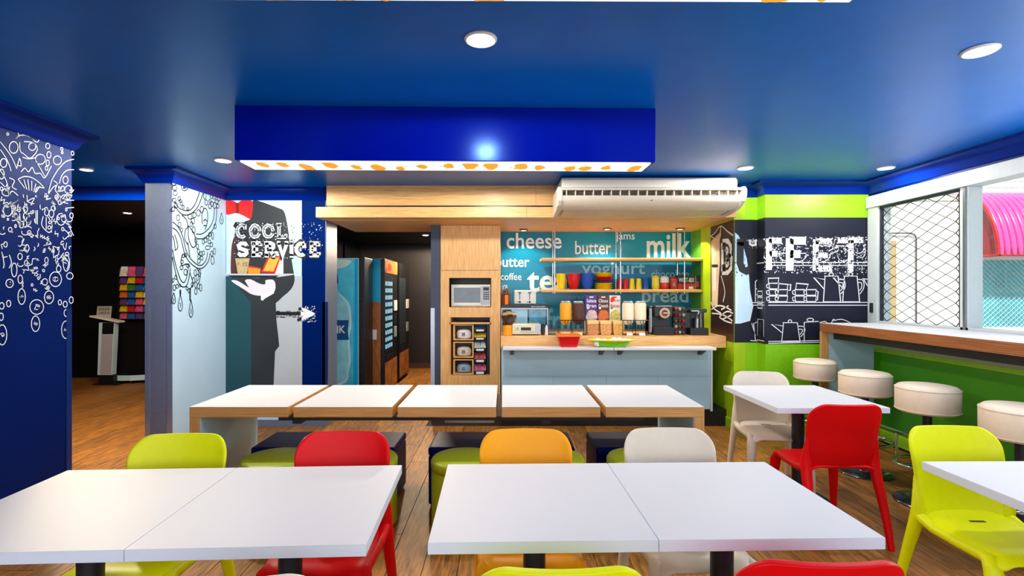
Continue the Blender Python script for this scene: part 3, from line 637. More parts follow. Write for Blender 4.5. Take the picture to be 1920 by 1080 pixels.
for x, y, l, e in [(-.105, 2.31, 'downlight in the middle of the ceiling between the two bulkheads', 45), (2.25, 2.42, 'downlight nearest the right-hand window, large and bright', 55), (-2.44, 4.45, 'downlight beside the column with the line-drawn chandelier', 130),
                   (2.225, 4.72, 'downlight above the air conditioner, the nearer of two by the buffet wall', 75), (3.52, 4.72, 'downlight in the corner over the bar counter, by the buffet lettering', 42), (-.105, 4.3, 'downlight added unseen behind the near bulkhead to light the canopy and bench table', 105)]:  # the last one is an added, unseen lamp to brighten canopy and bench
    downlight(x, y, H, 'round white recessed '+l, e)
downlight(-3.9, 4.78, H, 'small recessed downlight in the dark opening beside the chalk chandelier wall', 420, (1, .8, .52), .05, group='recessed downlights in the back room')
downlight(-5.0, 6.8, 2.545, 'small recessed downlight in the low black ceiling over the brochure rack', 70, (1, .82, .6), .05, group='recessed downlights in the back room')
downlight(-1.25, 8.15, 2.4, 'small recessed downlight in the vending machine hall', 320, (1, .8, .55), .05, group=None)
for x, l in ((fx(1135, 6.5), 'over the hanging shelves'), (fx(1269, 6.5), 'over the coffee machines')):
    downlight(x, 6.38, 2.279, 'warm downlight in the wooden canopy '+l, 48, (1, .86, .62), .045, WARM, 2.2, 'warm downlights in the wooden canopy', DSTEEL)
downlight(.25, 6.5, 2.279, 'warm downlight in the wooden canopy over the white toaster', 32, (1, .86, .62), .045, WARM, 2.2, 'warm downlights in the wooden canopy', DSTEEL)

# ------------------------------------------------------------------ wooden canopy, tower, counter
cn = thing('wooden_canopy', 'pale oak canopy running over the doorway and the buffet counter', 'canopy', (0, 5.45, 2.286))
cut = [-1.918, .345, 1.3, 2.478]
for a, b in zip(cut, cut[1:]): bx(a+.001, b-.001, .08, .1, .14, H-2.286).build('fascia_panel', OAKH, cn)
cut = [-2.005, .24, 1.35, 2.478]
for a, b in zip(cut, cut[1:]): bx(a+.001, b-.001, 0, .03, 0, .111).build('front_board', OAKH, cn, bevel=.002)
bx(-1.91, 2.47, .09, .1, .1, .14).build('gap_shade_strip', BLACKM, cn)  # black strip colours in the shade line between board and fascia
bx(-2.003, 2.478, .03, .2, .002, .012).build('soffit_strip', OAKH, cn)
bx(-1.90, 2.478, .2, .225, .03, .05).build('shadow_slot', BLACKM, cn)
bx(-2.003, -1.9, .2, .25, .002, .012).build('soffit_strip', OAKH, cn)
for a, b in ((-1.97, -.76), (-.76, .9), (.9, 2.478)): bx(a+.001, b-.001, .225 if a > -1.9 else .25, 1.345, 0, .012).build('soffit_panel', OAKH, cn)
bx(-2.003, -1.985, .03, .245, .012, .11).build('end_board', OAKH, cn)
bx(-1.916, -1.9, .1, .246, .11, H-2.286).build('end_board', OAKH, cn)

TX0, TX1, TY = -.754, -.044, 6.08
tw = thing('storage_tower', 'tall pale oak storage tower with a microwave recess beside the doorway', 'cabinet', (TX0, TY, 0))
tw_w = TX1-TX0; a0, a1 = -.652-TX0, -.152-TX0
bx(0, a0, 0, .02, .0, 1.745).build('stile', OAK, tw); bx(a1, tw_w, 0, .02, 0, 1.745).build('stile', OAK, tw)
bx(.001, tw_w-.001, 0, .02, 1.749, 2.282).build('door', OAK, tw, bevel=.001)
for z0, z1 in ((1.658, 1.745), (1.19, 1.31), (0, .50)): bx(a0, a1, 0, .02, z0, z1).build('rail', OAK, tw)
bx(0, .018, .02, .68, 0, 2.28).build('side_panel', OAK, tw); bx(tw_w-.018, tw_w, .02, .68, 0, 2.28).build('side_panel', OAK, tw)
bx(.018, tw_w-.018, .5, .52, 0, 2.28).build('back_panel', BLACKM, tw)
for z in (1.29, .48): bx(.018, tw_w-.018, .02, .5, z, z+.018).build('shelf', OAK, tw)
bx(.018, tw_w-.018, .02, .5, 1.66, 1.68).build('shelf', BLACKM, tw)
bx(a0, a1, .02, .4, 1.108, 1.128).build('shelf', OAK, tw)
bx(a0, a0+.016, .02, .4, .5, 1.19).build('divider', OAK, tw); bx(a1-.016, a1, .02, .4, .5, 1.19).build('divider', OAK, tw); bx(a1-.055, a1-.016, .1, .4, .5, 1.108).build('divider', BLACKM, tw)

mw = thing('microwave_oven', 'white microwave oven in the upper recess of the oak tower', 'microwave', (-.40, TY+.1, 1.308))
bx(-.238, .238, 0, .34, .006, .272).build('body', WHITEM, mw, bevel=.006)
bx(-.225, .13, -.014, 0, .02, .262).build('door', WHITEM, mw, bevel=.004)
bx(-.205, .115, -.017, -.014, .055, .235).build('window', mat('microwave_window', (38, 62, 78), .08, coat=.6, noise=.3, nscale=9), mw)
bx(.14, .228, -.006, 0, .03, .255).build('control_panel', SILVER, mw)
bx(.15, .218, -.009, -.006, .2, .24).build('display', BLACKM, mw)
for i in range(4):
    for j in range(3): bx(.152+j*.024, .17+j*.024, -.009, -.006, .09+i*.026, .108+i*.026).build('button', DSTEEL, mw)
bx(.122, .132, -.03, -.014, .04, .24).build('handle', SILVER, mw, bevel=.003)

for i, (y0, y1) in enumerate(((609, 638.5), (641.5, 671.5), (674.5, 703.5))):
    z0, z1 = fz(y1, TY+.02), fz(y0, TY+.02); z0 = max(z0, .502)
    w = ['topmost', 'middle', 'lowest'][i]
    t = thing('cubby_box', f'{w} of three small oak cubby boxes in the lower recess of the tower', 'box', (-.486, TY+.05, z0), 0, 'cubby boxes in the tower'); h = z1-z0
    for s in (-1, 1): bx(s*.114-.008, s*.114+.008, 0, .25, 0, h).build('side', OAK, t)
    bx(-.106, .106, 0, .25, 0, .012).build('bottom', OAKH, t); bx(-.106, .106, 0, .25, h-.012, h).build('top', OAKH, t); bx(-.106, .106, .24, .25, .012, h-.012).build('back', BLACKM, t)
    p = thing('napkin_packet', f'white paper packet lying in the {w} cubby box of the tower', 'packet', (-.486, TY+.06, z0+.0125), 0, 'white packets in the cubby boxes')
    pk = MB(); n = 8
    pk.lathe([(.05, 0), (.085, .012), (.09, h*.35), (.075, h*.55), (.03, h*.62)], (0, .09, 0), 14, 1, .8); pk.build('packet', mat(f'packet_white_{i}', [(232, 234, 236), (226, 214, 196), (150, 176, 206)][i], .6, noise=.12, nscale=30), p, smooth=True)
    bx(-.02, .02, -.0, .004, h*.2, h*.42).build('sticker', mat('sticker_grey', (120, 125, 135), .5), p)
pc = [((44, 92, 128), 'blue'), ((206, 168, 20), 'yellow'), ((178, 196, 190), 'pale green'), ((176, 52, 60), 'red'), ((196, 88, 132), 'pink')]
for (rgb, cnm), (y0, y1) in zip(pc, ((606, 622), (623.5, 637.5), (640, 659), (660, 680), (682, 703))):
    z0, z1 = max(.502, fz(y1, TY+.05)), fz(y0, TY+.05)
    p = thing('snack_tray', f'{cnm} snack packets in a black tray of the oak tower', 'snack tray', (-.288, TY+.06, z0), 0, 'snack trays in the tower'); h = z1-z0
    tb = MB(); tb.box(-.075, .075, 0, .2, 0, .008); tb.box(-.075, .075, 0, .006, 0, h*.34); tb.box(-.075, -.069, 0, .2, 0, h*.4); tb.box(.069, .075, 0, .2, 0, h*.4); tb.box(-.075, .075, .194, .2, 0, h); tb.build('tray', BLACKM, p)
    for k in range(4):
        x = -.05+k*.033; pk = MB(); c = R.uniform(-.01, .01)
        pk.add([(x-.02, .02, h*.2), (x+.022, .025, h*.18), (x+.018+c, .06, h*.85), (x-.016+c, .05, h*.9), (x-.02, .05, h*.2), (x+.022, .05, h*.18), (x+.018+c, .075, h*.8), (x-.016+c, .07, h*.85)], [(0, 1, 2, 3), (7, 6, 5, 4), (0, 4, 5, 1), (1, 5, 6, 2), (2, 6, 7, 3), (3, 7, 4, 0)])
        pk.build('packet', mat('pack_'+cnm.replace(' ', '_'), rgb, .3, noise=.45, nscale=60), p)
    bx(-.045, .045, -.003, 0, h*.05, h*.25).build('price_label', WHITEP, p)

KZ = 1.0
PBG = mat('pale_blue_grey_laminate', (166, 200, 212), .4, noise=.03, nscale=4)
ct = thing('buffet_counter', 'pale blue-grey buffet counter with a wooden raised top in the niche', 'counter', (0, 5.68, 0))
bx(-.03, 2.29, 0, 1.1, .19, .868).build('body', PBG, ct)
bx(-.03, 2.285, -.006, 0, .56, .866).build('front_panel', PBG, ct, bevel=.002)
for k in range(4):
    xs = [-.03, .545, 1.13, 1.705, 2.285]; bx(xs[k]+.002, xs[k+1]-.002, -.006, 0, .195, .556).build('door', PBG, ct, bevel=.002)
bx(2.29, 2.31, -.012, 1.1, .17, .868).build('end_panel', ALU, ct)
bx(-.03, 2.47, .02, 1.1, 0, .185).build('plinth', BLACKM, ct)
bx(-.036, 2.474, .02, 1.1, .87, KZ).build('worktop', OAKH, ct, bevel=.003)
for i, (x0, x1) in enumerate(((-.012, 1.168), (1.172, 2.262))):
    lf = thing('drop_leaf_shelf', f"white drop-leaf shelf on the counter front, {['under the red bowl', 'under the green bowl of eggs'][i]}", 'shelf', ((x0+x1)/2, 5.56, .868), 0, 'white drop-leaf shelves on the counter front'); w = (x1-x0)/2
    bx(-w, w, -.115, .108, 0, .03).build('leaf', LAM, lf, bevel=.006)
    for s in (-1, 1):
        q = MB(); q.prism([(.1, -.001), (-.04, -.001), (-.04, -.012), (.085, -.07), (.1, -.07)], lambda u, v, ww: (ww, u, v), s*(w-.1)-.02, s*(w-.1)+.02); q.build('bracket', DSTEEL, lf)

# ------------------------------------------------------------------ hanging shelves with crockery
sh = thing('hanging_shelf_unit', 'two oak shelves hung on chrome rods before the teal splashback', 'shelf unit', (0, 6.38, 1.485))
for z in (0, .393): bx(fx(1016, 6.38)-.005, 2.476, 0, .36, z, z+.038).build('shelf', OAKH, sh, bevel=.012, segs=3)
for x in (.638, 1.465, 2.27):
    for y in (.06, .32): MB().tube([(x, y, -.012), (x, y, .80)], .0085, 10).build('rod', CHROME, sh, smooth=True)
SZ = 1.5232; IY = 6.52
YEL = mat('yellow_plastic', (248, 216, 12), .3); REDP = mat('red_plastic', (214, 20, 24), .3); BLU = mat('blue_plastic', (24, 78, 178), .3); ORG = mat('orange_plastic', (250, 160, 8), .35)
def px(x, Y=IY): return fx(x, Y)
def cupstack(name, x0, x1, h, m, lbl, cat, group, upside=False, n=1, taper=.72, y=IY):
    r = (px(x1, y)-px(x0, y))/2; prof = [(r*taper, 0), (r*.97, h*.75), (r, h*.97), (r*.97, h), (r*.9, h*.96), (r*taper*.9, .01)]
    t = thing(name, lbl, cat, (px((x0+x1)/2, y), y, SZ), 0, group)
    mb = MB(); hh = h/(1+.14*(n-1)) if n > 1 else h
    if n == 1:
        pr = [(r*taper, 0), (r, h)] if not upside else [(r, 0), (r*.97, h*.04), (r*taper, h*.96), (r*taper*.85, h)]
        if not upside: pr = [(r*taper*.9, 0), (r*taper, .004), (r*.98, h*.9), (r, h), (r*.94, h), (r*taper*.85, .012)]
        mb.lathe(pr, seg=22); mb.build('cup', m, t, smooth=True)
    else:
        for i in range(n):
            z = i*(h-hh)/(n-1); q = MB().lathe([(r*taper*.9, 0), (r*taper, .004), (r*.98, hh*.93), (r, hh), (r*.93, hh), (r*taper*.85, .012)], (0, 0, z), 22)
            q.build('bowl', m, t, smooth=True)
def bowlstack(x0, x1, top, m, lbl, n=7):
    r = (px(x1)-px(x0))/2; h = fz(top, IY)-SZ; t = thing('bowl_stack', lbl, 'bowls', (px((x0+x1)/2), IY, SZ), 0, 'stacks of coloured plastic bowls')
    hb = h*.66; st = (h-hb)/(n-1)
    for i in range(n): MB().lathe([(r*.5, 0), (r*.56, .003), (r*.92, hb*.62), (r, hb), (r*.95, hb), (r*.85, hb*.6), (r*.5, .008)], (0, 0, i*st), 24).build('bowl', m, t, smooth=True)
cupstack('tumbler_stack', 1043, 1061, fz(513, IY)-SZ, YEL, 'stack of tall yellow plastic tumblers at the left end of the lower shelf', 'tumblers', None, n=4, taper=.7)
bowlstack(1064.5, 1087, 513.5, REDP, 'stack of red plastic bowls on the lower hanging shelf')
bowlstack(1088.5, 1113, 512.5, BLU, 'stack of blue plastic bowls on the lower hanging shelf')
r = (px(1149)-px(1114.5))/2; zz = SZ; pn = 0
for i, (m, cn2, n) in enumerate(((YEL, 'yellow', 3), (BLU, 'blue', 1), (REDP, 'red', 2), (YEL, 'yellow', 2))):
    for k in range(n):
        q = MB().lathe([(r*.62, 0), (r*.66, .003), (r*.97, .022), (r, .026), (r*.95, .026), (r*.6, .007)], seg=26).build('plate', m, smooth=True, loc=(px(1131.8), IY, zz)); zz += .0262
        tag(q, f'{cn2} plastic plate in the mixed stack of plates on the lower shelf'+(', upper part' if i == 3 else ', lower part' if i == 0 else ''), 'plate', f'{cn2} plates {"on top" if i == 3 else "below"} in the stack' if cn2 != 'blue' else None)
        q['label'] = f'{cn2} plastic plate, {["lowest", "second from the bottom", "third from the bottom", "fourth from the bottom", "fifth from the bottom", "sixth from the bottom", "second from the top", "topmost"][pn]} in the stack of mixed plates'; q['group'] = 'plates in the mixed stack'; pn += 1
for x0, x1, m, l in ((1157, 1168, REDP, 'red upturned cup half hidden by the shelf rod'), (1168.5, 1178.5, REDP, 'red upturned cup standing beside a yellow cup'), (1179.5, 1190.5, YEL, 'yellow upturned cup standing next to the red cups'), (1192, 1203.5, YEL, 'yellow upturned cup standing next to the blue cup'), (1205, 1216.5, BLU, 'blue upturned cup on the lower hanging shelf')):
    cupstack('plastic_cup', x0, x1, fz(522, IY)-SZ, m, l, 'cup', 'upturned coloured cups on the lower shelf', True, y=IY)
def jar(x0, x1, top, body, lid, lbl, lidh=.25):
    r = (px(x1)-px(x0))/2; h = fz(top, IY)-SZ; t = thing('storage_jar', lbl, 'jar', (px((x0+x1)/2), IY-.02, SZ), 0, 'round jars on the lower shelf'); hb = h*(1-lidh)
    MB().lathe([(r*.8, 0), (r*.97, .012), (r, hb*.5), (r*.92, hb)], seg=22).build('body', body, t, smooth=True)
    MB().lathe([(r*.95, hb), (r*.98, hb+.01), (r*.9, h*.9), (r*.5, h)], seg=22).build('lid', lid, t, smooth=True)
jar(1221, 1235.5, 517, mat('lemon_yellow', (226, 214, 60), .25), YEL, 'squat yellow lidded jar on the lower shelf')
jar(1236.5, 1253.5, 517.5, REDP, WHITEM, 'red jar with a white domed lid on the lower shelf', .5)
jar(1254.5, 1269.5, 520, mat('amber_glass', (160, 70, 50), .1, coat=.5), REDP, 'brownish jar with a red lid beside the black box', .3)
wbx = thing('cereal_carton', 'black and red breakfast biscuit carton lying on the lower shelf', 'box', (px(1291.5, 6.47), 6.52, SZ)); w_ = (px(1312, 6.47)-px(1271, 6.47))/2
bx(-w_, w_, -.05, .07, 0, .178).build('carton', mat('carton_black', (22, 20, 24), .4), wbx, bevel=.002)
bx(-w_+.002, w_*.55, -.0508, -.05, .003, .072).build('red_panel', mat('carton_red', (200, 30, 32), .4, noise=.25, nscale=40), wbx)
pl = Flat(lambda u, v, e: (u, -.051-e, v)); text('WEET-BIX', pl, -w_*.92, w_*.5, .09, .145, .001, WHITEP, wbx, bold=.012)
bx(0, w_*.4, -.0515, -.0508, .008, .035).build('label_panel', WHITEP, wbx)
pl2 = Flat(lambda u, v, e: (u, -.051-e, v)); bx(w_*.62, w_*.64, -.0512, -.05, .01, .17).build('edge_line', WHITEP, wbx)
bx(w_*.7, w_*.92, -.0512, -.05, .03, .1).build('red_panel', mat('carton_red', (200, 30, 32)), wbx)

# ------------------------------------------------------------------ things on the wooden worktop
def cx(x, Y): return fx(x, Y)
cb = thing('bread_cabinet', 'glass-fronted bread cabinet with a black top at the tower end of the counter', 'display cabinet', (0, 6.1, KZ)); x0, x1 = -.034, .525
bx(x0, x1, 0, .34, .30, .335).build('top', BLACKM, cb, bevel=.003)
bx(x0, x1, 0, .34, 0, .015).build('base', STEEL, cb)
bx(x0, x0+.012, .002, .34, .015, .30).build('side', STEEL, cb); bx(x1-.012, x1, .002, .34, .015, .30).build('side', STEEL, cb)
bx(x0+.012, x1-.012, .33, .34, .015, .30).build('back', mat('cabinet_back', (206, 218, 224), .4), cb)
bx(x0+.012, x1-.012, .0, .004, .015, .29).build('glass_front', glass('cabinet_glass', (225, 240, 246)), cb)
bx(x0, x1, -.004, .002, .285, .3).build('front_rail', STEEL, cb)
bx(x0+.02, x1-.02, .02, .33, .15, .155).build('shelf', glass('cabinet_glass'), cb)
bx(.09, .28, .012, .014, .12, .285).build('poster', mat('poster_white', (232, 234, 240), .5, noise=.1, nscale=12), cb)
bx(.3, .5, .012, .014, .1, .285).build('poster', mat('poster_teal', (120, 178, 196), .5, noise=.3, nscale=18), cb)
text('breads', Flat(lambda u, v, e: (u, -.001-e, v)), .33, .49, .31, .326, 0, WHITEP, cb)
ts = thing('toaster', 'white two-lever toaster standing on the black cabinet top', 'toaster', (.245, 6.2, KZ+.3355)); a, b = cx(964, 6.2)-.245, cx(1005, 6.2)-.245
bx(a, b, 0, .2, .008, .178).build('body', WHITEM, ts, bevel=.014, segs=3)
for x in (-.055, .065):
    bx(x-.004, x+.004, -.002, .001, .06, .15).build('lever_slot', BLACKM, ts); bx(x-.018, x+.018, -.016, 0, .14, .152).build('lever', BLACKM, ts, bevel=.003)
    MB().tube([(x, .001, .035), (x, -.012, .035)], .013, 14).build('knob', BLACKM, ts, smooth=True); bx(x-.035, x-.025, -.004, 0, .03, .04).build('button', BLACKM, ts)
for x in (-.08, 0, .08): bx(x-.025, x+.025, .03, .17, .1775, .1785).build('bread_slot', BLACKM, ts)
for x in (a+.03, b-.03):
    for y in (.03, .17): MB().lathe([(.012, 0), (.012, .009)], (x, y, 0), 8).build('foot', BLACKM, ts)
COPPER = mat('copper_metal', (178, 98, 44), .25, .85); BEAN = mat('brown_beans', (92, 52, 28), .5, noise=.4, nscale=80)
pt = thing('copper_pot', 'copper pot heaped with brown beans on the cabinet top', 'pot', (.022, 6.18, KZ+.3355))
MB().lathe([(.05, 0), (.055, .004), (.054, .12), (.06, .125), (.05, .125)], seg=22).build('pot', COPPER, pt, smooth=True)
mb = MB()
for k in range(60):
    a_ = R.uniform(0, 2*PI); q = math.sqrt(R.random())*.062; mb.ball((q*math.cos(a_), q*math.sin(a_), .128+.07*(1-(q/.065)**2)*R.uniform(.5, 1)), .011, 6, 4)
mb.build('beans', mat('mixed_beans', (120, 86, 60), .5, noise=.7, nscale=60), pt, kind='stuff', smooth=True)
oc = thing('orange_canister', 'bright orange cylindrical canister at the left end of the worktop', 'canister', (.04, 5.83, KZ))
MB().lathe([(.05, 0), (.055, .004), (.055, .112), (.05, .117)], seg=24).build('body', ORG, oc, smooth=True); MB().lathe([(.056, .1175), (.056, .122), (.05, .123)], seg=24).build('lid', COPPER, oc, smooth=True)
gb = thing('nut_bowl', 'glass bowl of nuts and brown sachets standing on the orange canister', 'bowl', (.055, 5.83, KZ+.1235))
MB().lathe([(.04, 0), (.075, .03), (.088, .08), (.092, .1), (.088, .1), (.07, .032), (.03, .006)], seg=24).build('bowl', mat('smoky_bowl', (70, 56, 48), .12, coat=.6), gb, smooth=True)
mb = MB()
for k in range(60):
    a_ = R.uniform(0, 2*PI); q = math.sqrt(R.random())*.082; mb.ball((q*math.cos(a_), q*math.sin(a_), .1+.045*(1-(q/.09)**2)*R.uniform(.4, 1)), .011, 6, 4)
mb.build('nuts', mat('pale_nuts', (190, 150, 90), .5, noise=.6, nscale=70), gb, kind='stuff', smooth=True)
cvt = thing('conveyor_toaster', 'silver bread warmer with a dark slot in front of the bread cabinet', 'toaster', (.262, 5.80, KZ)); a, b = cx(960, 5.8)-.262, cx(1014, 5.8)-.262
bx(a, b, 0, .24, .01, .128).build('body', mat('champagne_metal', (206, 198, 168), .3, .5), cvt, bevel=.006)
bx(-.07, .045, -.003, .001, .055, .09).build('slot', BLACKM, cvt, bevel=.002); bx(-.075, .08, -.012, 0, .035, .043).build('handle', STEEL, cvt)
MB().tube([(-.11, .001, .075), (-.11, -.012, .075)], .016, 16).build('dial', STEEL, cvt, smooth=True); bx(.09, b-.004, -.003, .001, .02, .12).build('side_panel', SILVER, cvt)
for x in (a+.02, b-.02):
    for y in (.03, .21): MB().lathe([(.01, 0), (.01, .012)], (x, y, 0), 8).build('foot', BLACKM, cvt)
def bottle(x, lbl, m, Y=5.86, h=.13, r=.018):
    t = thing('sauce_bottle', lbl, 'bottle', (cx(x, Y), Y, KZ), 0, 'small bottles beside the bread warmer')
    MB().lathe([(r, 0), (r, h*.6), (r*.5, h*.78), (r*.45, h*.88)], seg=14).build('bottle', m, t, smooth=True); MB().lathe([(r*.6, h*.88), (r*.6, h), (r*.4, h)], seg=12).build('cap', BLACKM, t, smooth=True)
bottle(1011, 'white squeeze bottle standing next to the bread warmer', WHITEM); bottle(1018, 'dark sauce bottle standing between two white bottles', BLACKM); bottle(1024.5, 'white squeeze bottle right of the dark sauce bottle', WHITEM)
st_ = thing('acrylic_tray', 'clear acrylic tray left of the granola dispenser', 'tray', (cx(1038, 5.85), 5.85, KZ))
mb = MB(); mb.box(-.06, .06, 0, .15, 0, .004); mb.box(-.06, .06, 0, .004, .004, .11); mb.box(-.06, -.056, .004, .15, .004, .11); mb.box(.056, .06, .004, .15, .004, .11); mb.build('tray', glass('acrylic', (225, 240, 250)), st_)

def dispenser(x0, x1, jars, lbl, Y=5.88):
    xc = cx((x0+x1)/2, Y); t = thing('cereal_dispenser', lbl, 'cereal dispenser', (xc, Y, KZ), 0, 'double cereal dispensers on the worktop')
    hw = (cx(x1, Y)-cx(x0, Y))/2; mb = MB()
    for x in (-hw-.005, 0, hw+.005):
        mb.tube([(x, -.07, .0045), (x, -.07, .17)], .0042, 6); mb.tube([(x, .07, .0045), (x, .07, .17)], .0042, 6); mb.tube([(x, -.07, .0045), (x, .07, .0045)], .0042, 6); mb.tube([(x, -.07, .17), (x, .07, .17)], .0042, 6)
    for z in (.0045, .17): mb.tube([(-hw-.005, -.07, z), (hw+.005, -.07, z)], .0042, 6); mb.tube([(-hw-.005, .07, z), (hw+.005, .07, z)], .0042, 6)
    mb.build('wire_stand', BLACKM, t, smooth=True)
    for i, m in enumerate(jars):
        x = (-.5+i)*hw; r = hw*.47
        MB().lathe([(r*.5, .118), (r*.72, .132), (r*.98, .17), (r, .19), (r, .345), (r*.92, .365)], (x, 0, 0), 20).build('jar', m, t, smooth=True)
        MB().lathe([(r*.8, .365), (r*.82, .378), (r*.7, .386)], (x, 0, 0), 20).build('lid', SILVER, t, smooth=True)
        mb = MB().tube(smooth_pts([(0, 0), (0, 1), (1, 1), (1, 0)], 3) and [(x-.018, -.066, .165), (x-.018, -.07, .14), (x-.01, -.074, .128), (x+.01, -.074, .128), (x+.018, -.07, .14), (x+.018, -.066, .165)], .004, 6); mb.build('turn_handle', BLACKM, t, smooth=True)
        bx(x-.033, x+.033, -.082, -.076, .0, .028).build('name_card', WHITEP, t)
dispenser(1049, 1096, [mat('corn_flakes', (242, 170, 24), .45, noise=.08, nscale=70), mat('dark_granola', (78, 36, 24), .5, noise=.7, nscale=90)], 'double dispenser filled with orange flakes and dark granola')
dispenser(1166, 1212, [mat('rolled_oats', (244, 232, 202), .5, noise=.04, nscale=90)]*2, 'double dispenser filled with pale cream oats')

rs = thing('display_riser', 'low white display riser under the cereal boxes', 'riser', (cx(1131, 6.08), 6.02, KZ))
bx(-.22, .22, 0, .14, .14, .152).build('top', WHITEM, rs); 
for s in (-.212, .212): bx(s-.006, s+.006, 0, .14, 0, .14).build('side', WHITEM, rs)
def carton(x0, x1, top, rgb, rgb2, words, lbl, Y=6.08):
    xc = cx((x0+x1)/2, Y); w = (cx(x1, Y)-cx(x0, Y))/2-.002; zb = KZ+.1525; h = fz(top, Y)-zb
    t = thing('cereal_box', lbl, 'cereal box', (xc, Y, zb), 0, 'cereal boxes on the white riser'); nm = words[0].lower().replace(' ', '_')
    bx(-w, w, 0, .065, 0, h).build('box', mat('box_'+nm, rgb, .4, noise=.06), t, bevel=.0015)
    pl = Flat(lambda u, v, e: (u, -.0006-e, v))
    mb = MB(); poly(mb, pl, smooth_pts([(-w*.9, h*.06), (w*.85, h*.06), (w*.9, h*.3), (w*.3, h*.42), (-w*.6, h*.36)], 4, True), 0, raw=True); mb.build('food_print', mat('food_'+nm, rgb2, .5, noise=.5, nscale=60), t)
    for k, wd2 in enumerate(words): text(wd2, pl, -w*.85, w*.85, h*(.72-.2*k), h*(.86-.2*k), .0006, WHITEP if sum(rgb) < 500 else mat('box_text_red', (200, 30, 40), .5), t, bold=.015)
    mb = MB(); poly(mb, pl, [(-w*.35, h*.91), (w*.35, h*.91), (w*.35, h*.96), (-w*.35, h*.96)], 0, raw=True); mb.build('brand_flash', WHITEP if sum(rgb) < 500 else mat('box_text_red', (200, 30, 40), .5), t)
    mb = MB(); poly(mb, pl, ell(-w*.6, h*.5, w*.24, w*.24, 12), .0009, raw=True); mb.build('emblem', mat('emblem_green' if sum(rgb) > 500 else 'emblem_cream', (70, 160, 60) if sum(rgb) > 500 else (230, 220, 190), .5), t)
carton(1098, 1120, 554, (84, 34, 140), (226, 196, 190), ['Sultana', 'Bran'], 'purple cereal box on the riser')
carton(1120.5, 1142, 554, (84, 36, 26), (214, 110, 50), ['Choco', 'Crunch'], 'dark brown and orange cereal box between the purple and white ones')
carton(1142.5, 1163.5, 554, (236, 236, 232), (216, 206, 120), ['Special', 'flakes'], 'white cereal box with a red motif on the riser')
q = MB(); xx = cx(1148, 6.08); poly(q, Flat(lambda u, v, e: (u, 6.0785, v)), smooth_pts([(xx-.018, 1.37), (xx+.02, 1.38), (xx+.03, 1.42), (xx, 1.435), (xx-.02, 1.41)], 3, True), 0, raw=True)
for o_ in [o for o in bpy.data.objects if o.get('label', '').startswith('white cereal box')]:
    qq = q.build('red_motif', RED, None); qq.parent = o_; qq.location = (-o_.location.x, -o_.location.y, -o_.location.z)
for x0, x1, rgb, l in ((1100.5, 1123.5, (196, 130, 76), 'left of three square glass jars'), (1125, 1147.5, (212, 150, 84), 'middle of three square glass jars'), (1149, 1171.5, (216, 160, 80), 'rightmost of three square glass jars')):
    Y = 5.85; xc = cx((x0+x1)/2, Y); w = (cx(x1, Y)-cx(x0, Y))/2-.003
    t = thing('glass_jar', l+' of oats and dried fruit below the cereal boxes', 'jar', (xc, Y, KZ), 0, 'square glass jars below the cereal boxes')
    MB().prism([(-w*.8, 0), (w*.8, 0), (w, .09), (w, .12), (-w, .12), (-w, .09)], lambda u, v, q_: (u, q_, v), 0, .12).build('contents', mat(f'muesli_{x0:.0f}', rgb, .35, noise=.5, nscale=70, coat=.5), t, bevel=.004)
    bx(-w-.001, w+.001, -.003, .123, .12, .165).build('lid', mat('amber_lid', (234, 196, 122), .15, coat=.5), t, bevel=.008)

def coffee(x0, x1, top, lbl, face, Y=5.84):
    xc = cx((x0+x1)/2, Y); w = (cx(x1, Y)-cx(x0, Y))/2; h = fz(top, Y)-KZ
    t = thing('coffee_machine', lbl, 'coffee machine', (xc, Y, KZ)); G = mat('charcoal_plastic', (30, 36, 40), .3)
    bx(-w, w, .1, .3, 0, h*.97).build('body', G, t, bevel=.01); bx(-w*.8, w, -.03, .1, 0, h*.27).build('drip_tray', BLACKM, t, bevel=.006)
    for k in range(5): bx(-w*.7+k*w*.34, -w*.7+k*w*.34+.006, -.02, .09, h*.27, h*.275).build('slat', STEEL, t)
    bx(-w*.7, w*.95, .0, .1, h*.62 if face else h*.85, h).build('brew_head', G, t, bevel=.012)
    if face:
        MB().tube([(0.02, .001, h*.75), (.02, -.015, h*.75)], .06, 24).build('round_face', mat('copper_face', (206, 160, 130), .25, .6), t, smooth=True)
        MB().tube([(0.02, -.0152, h*.75), (.02, -.02, h*.75)], .035, 20).build('inner_ring', mat('dark_copper', (96, 60, 50), .3, .5), t, smooth=True); bx(.0, .05, -.023, -.02, h*.74, h*.765).build('badge', WHITEP, t)
        bx(-w, -w*.84, .05, .3, .02, h*.9).build('water_tank', SILVER, t, bevel=.01); MB().tube([(.02, .04, h*.62), (.02, .04, h*.5)], .012, 12).build('spout', BLACKM, t, smooth=True)
    else:
        MB().tube(smooth_pts([(0, 0), (1, 1)], 2) and [(0, .02, h*.6), (0, .0, h*.78), (.01, -.004, h*.88), (.025, .0, h*.9), (.04, .01, h*.86), (.04, .015, h*.6)], .008, 10).build('steam_wand', CHROME, t, smooth=True)
        MB().lathe([(.026, h*.275), (.028, h*.28), (.026, h*.62), (.022, h*.63)], (.005, .03, 0), 16).build('milk_jug', STEEL, t, smooth=True); bx(.038, .056, .02, .05, h*.28, h*.66).build('side_tube', mat('sage_green', (120, 140, 96), .3), t, bevel=.004); bx(-w*.6, w*.1, -.004, 0, h*.9, h*.94).build('badge', SILVER, t)
coffee(1222, 1263, 573, 'black coffee machine with a round copper face on the worktop', True)
coffee(1289, 1327, 579, 'black coffee machine with a chrome wand at the lime wall end', False)
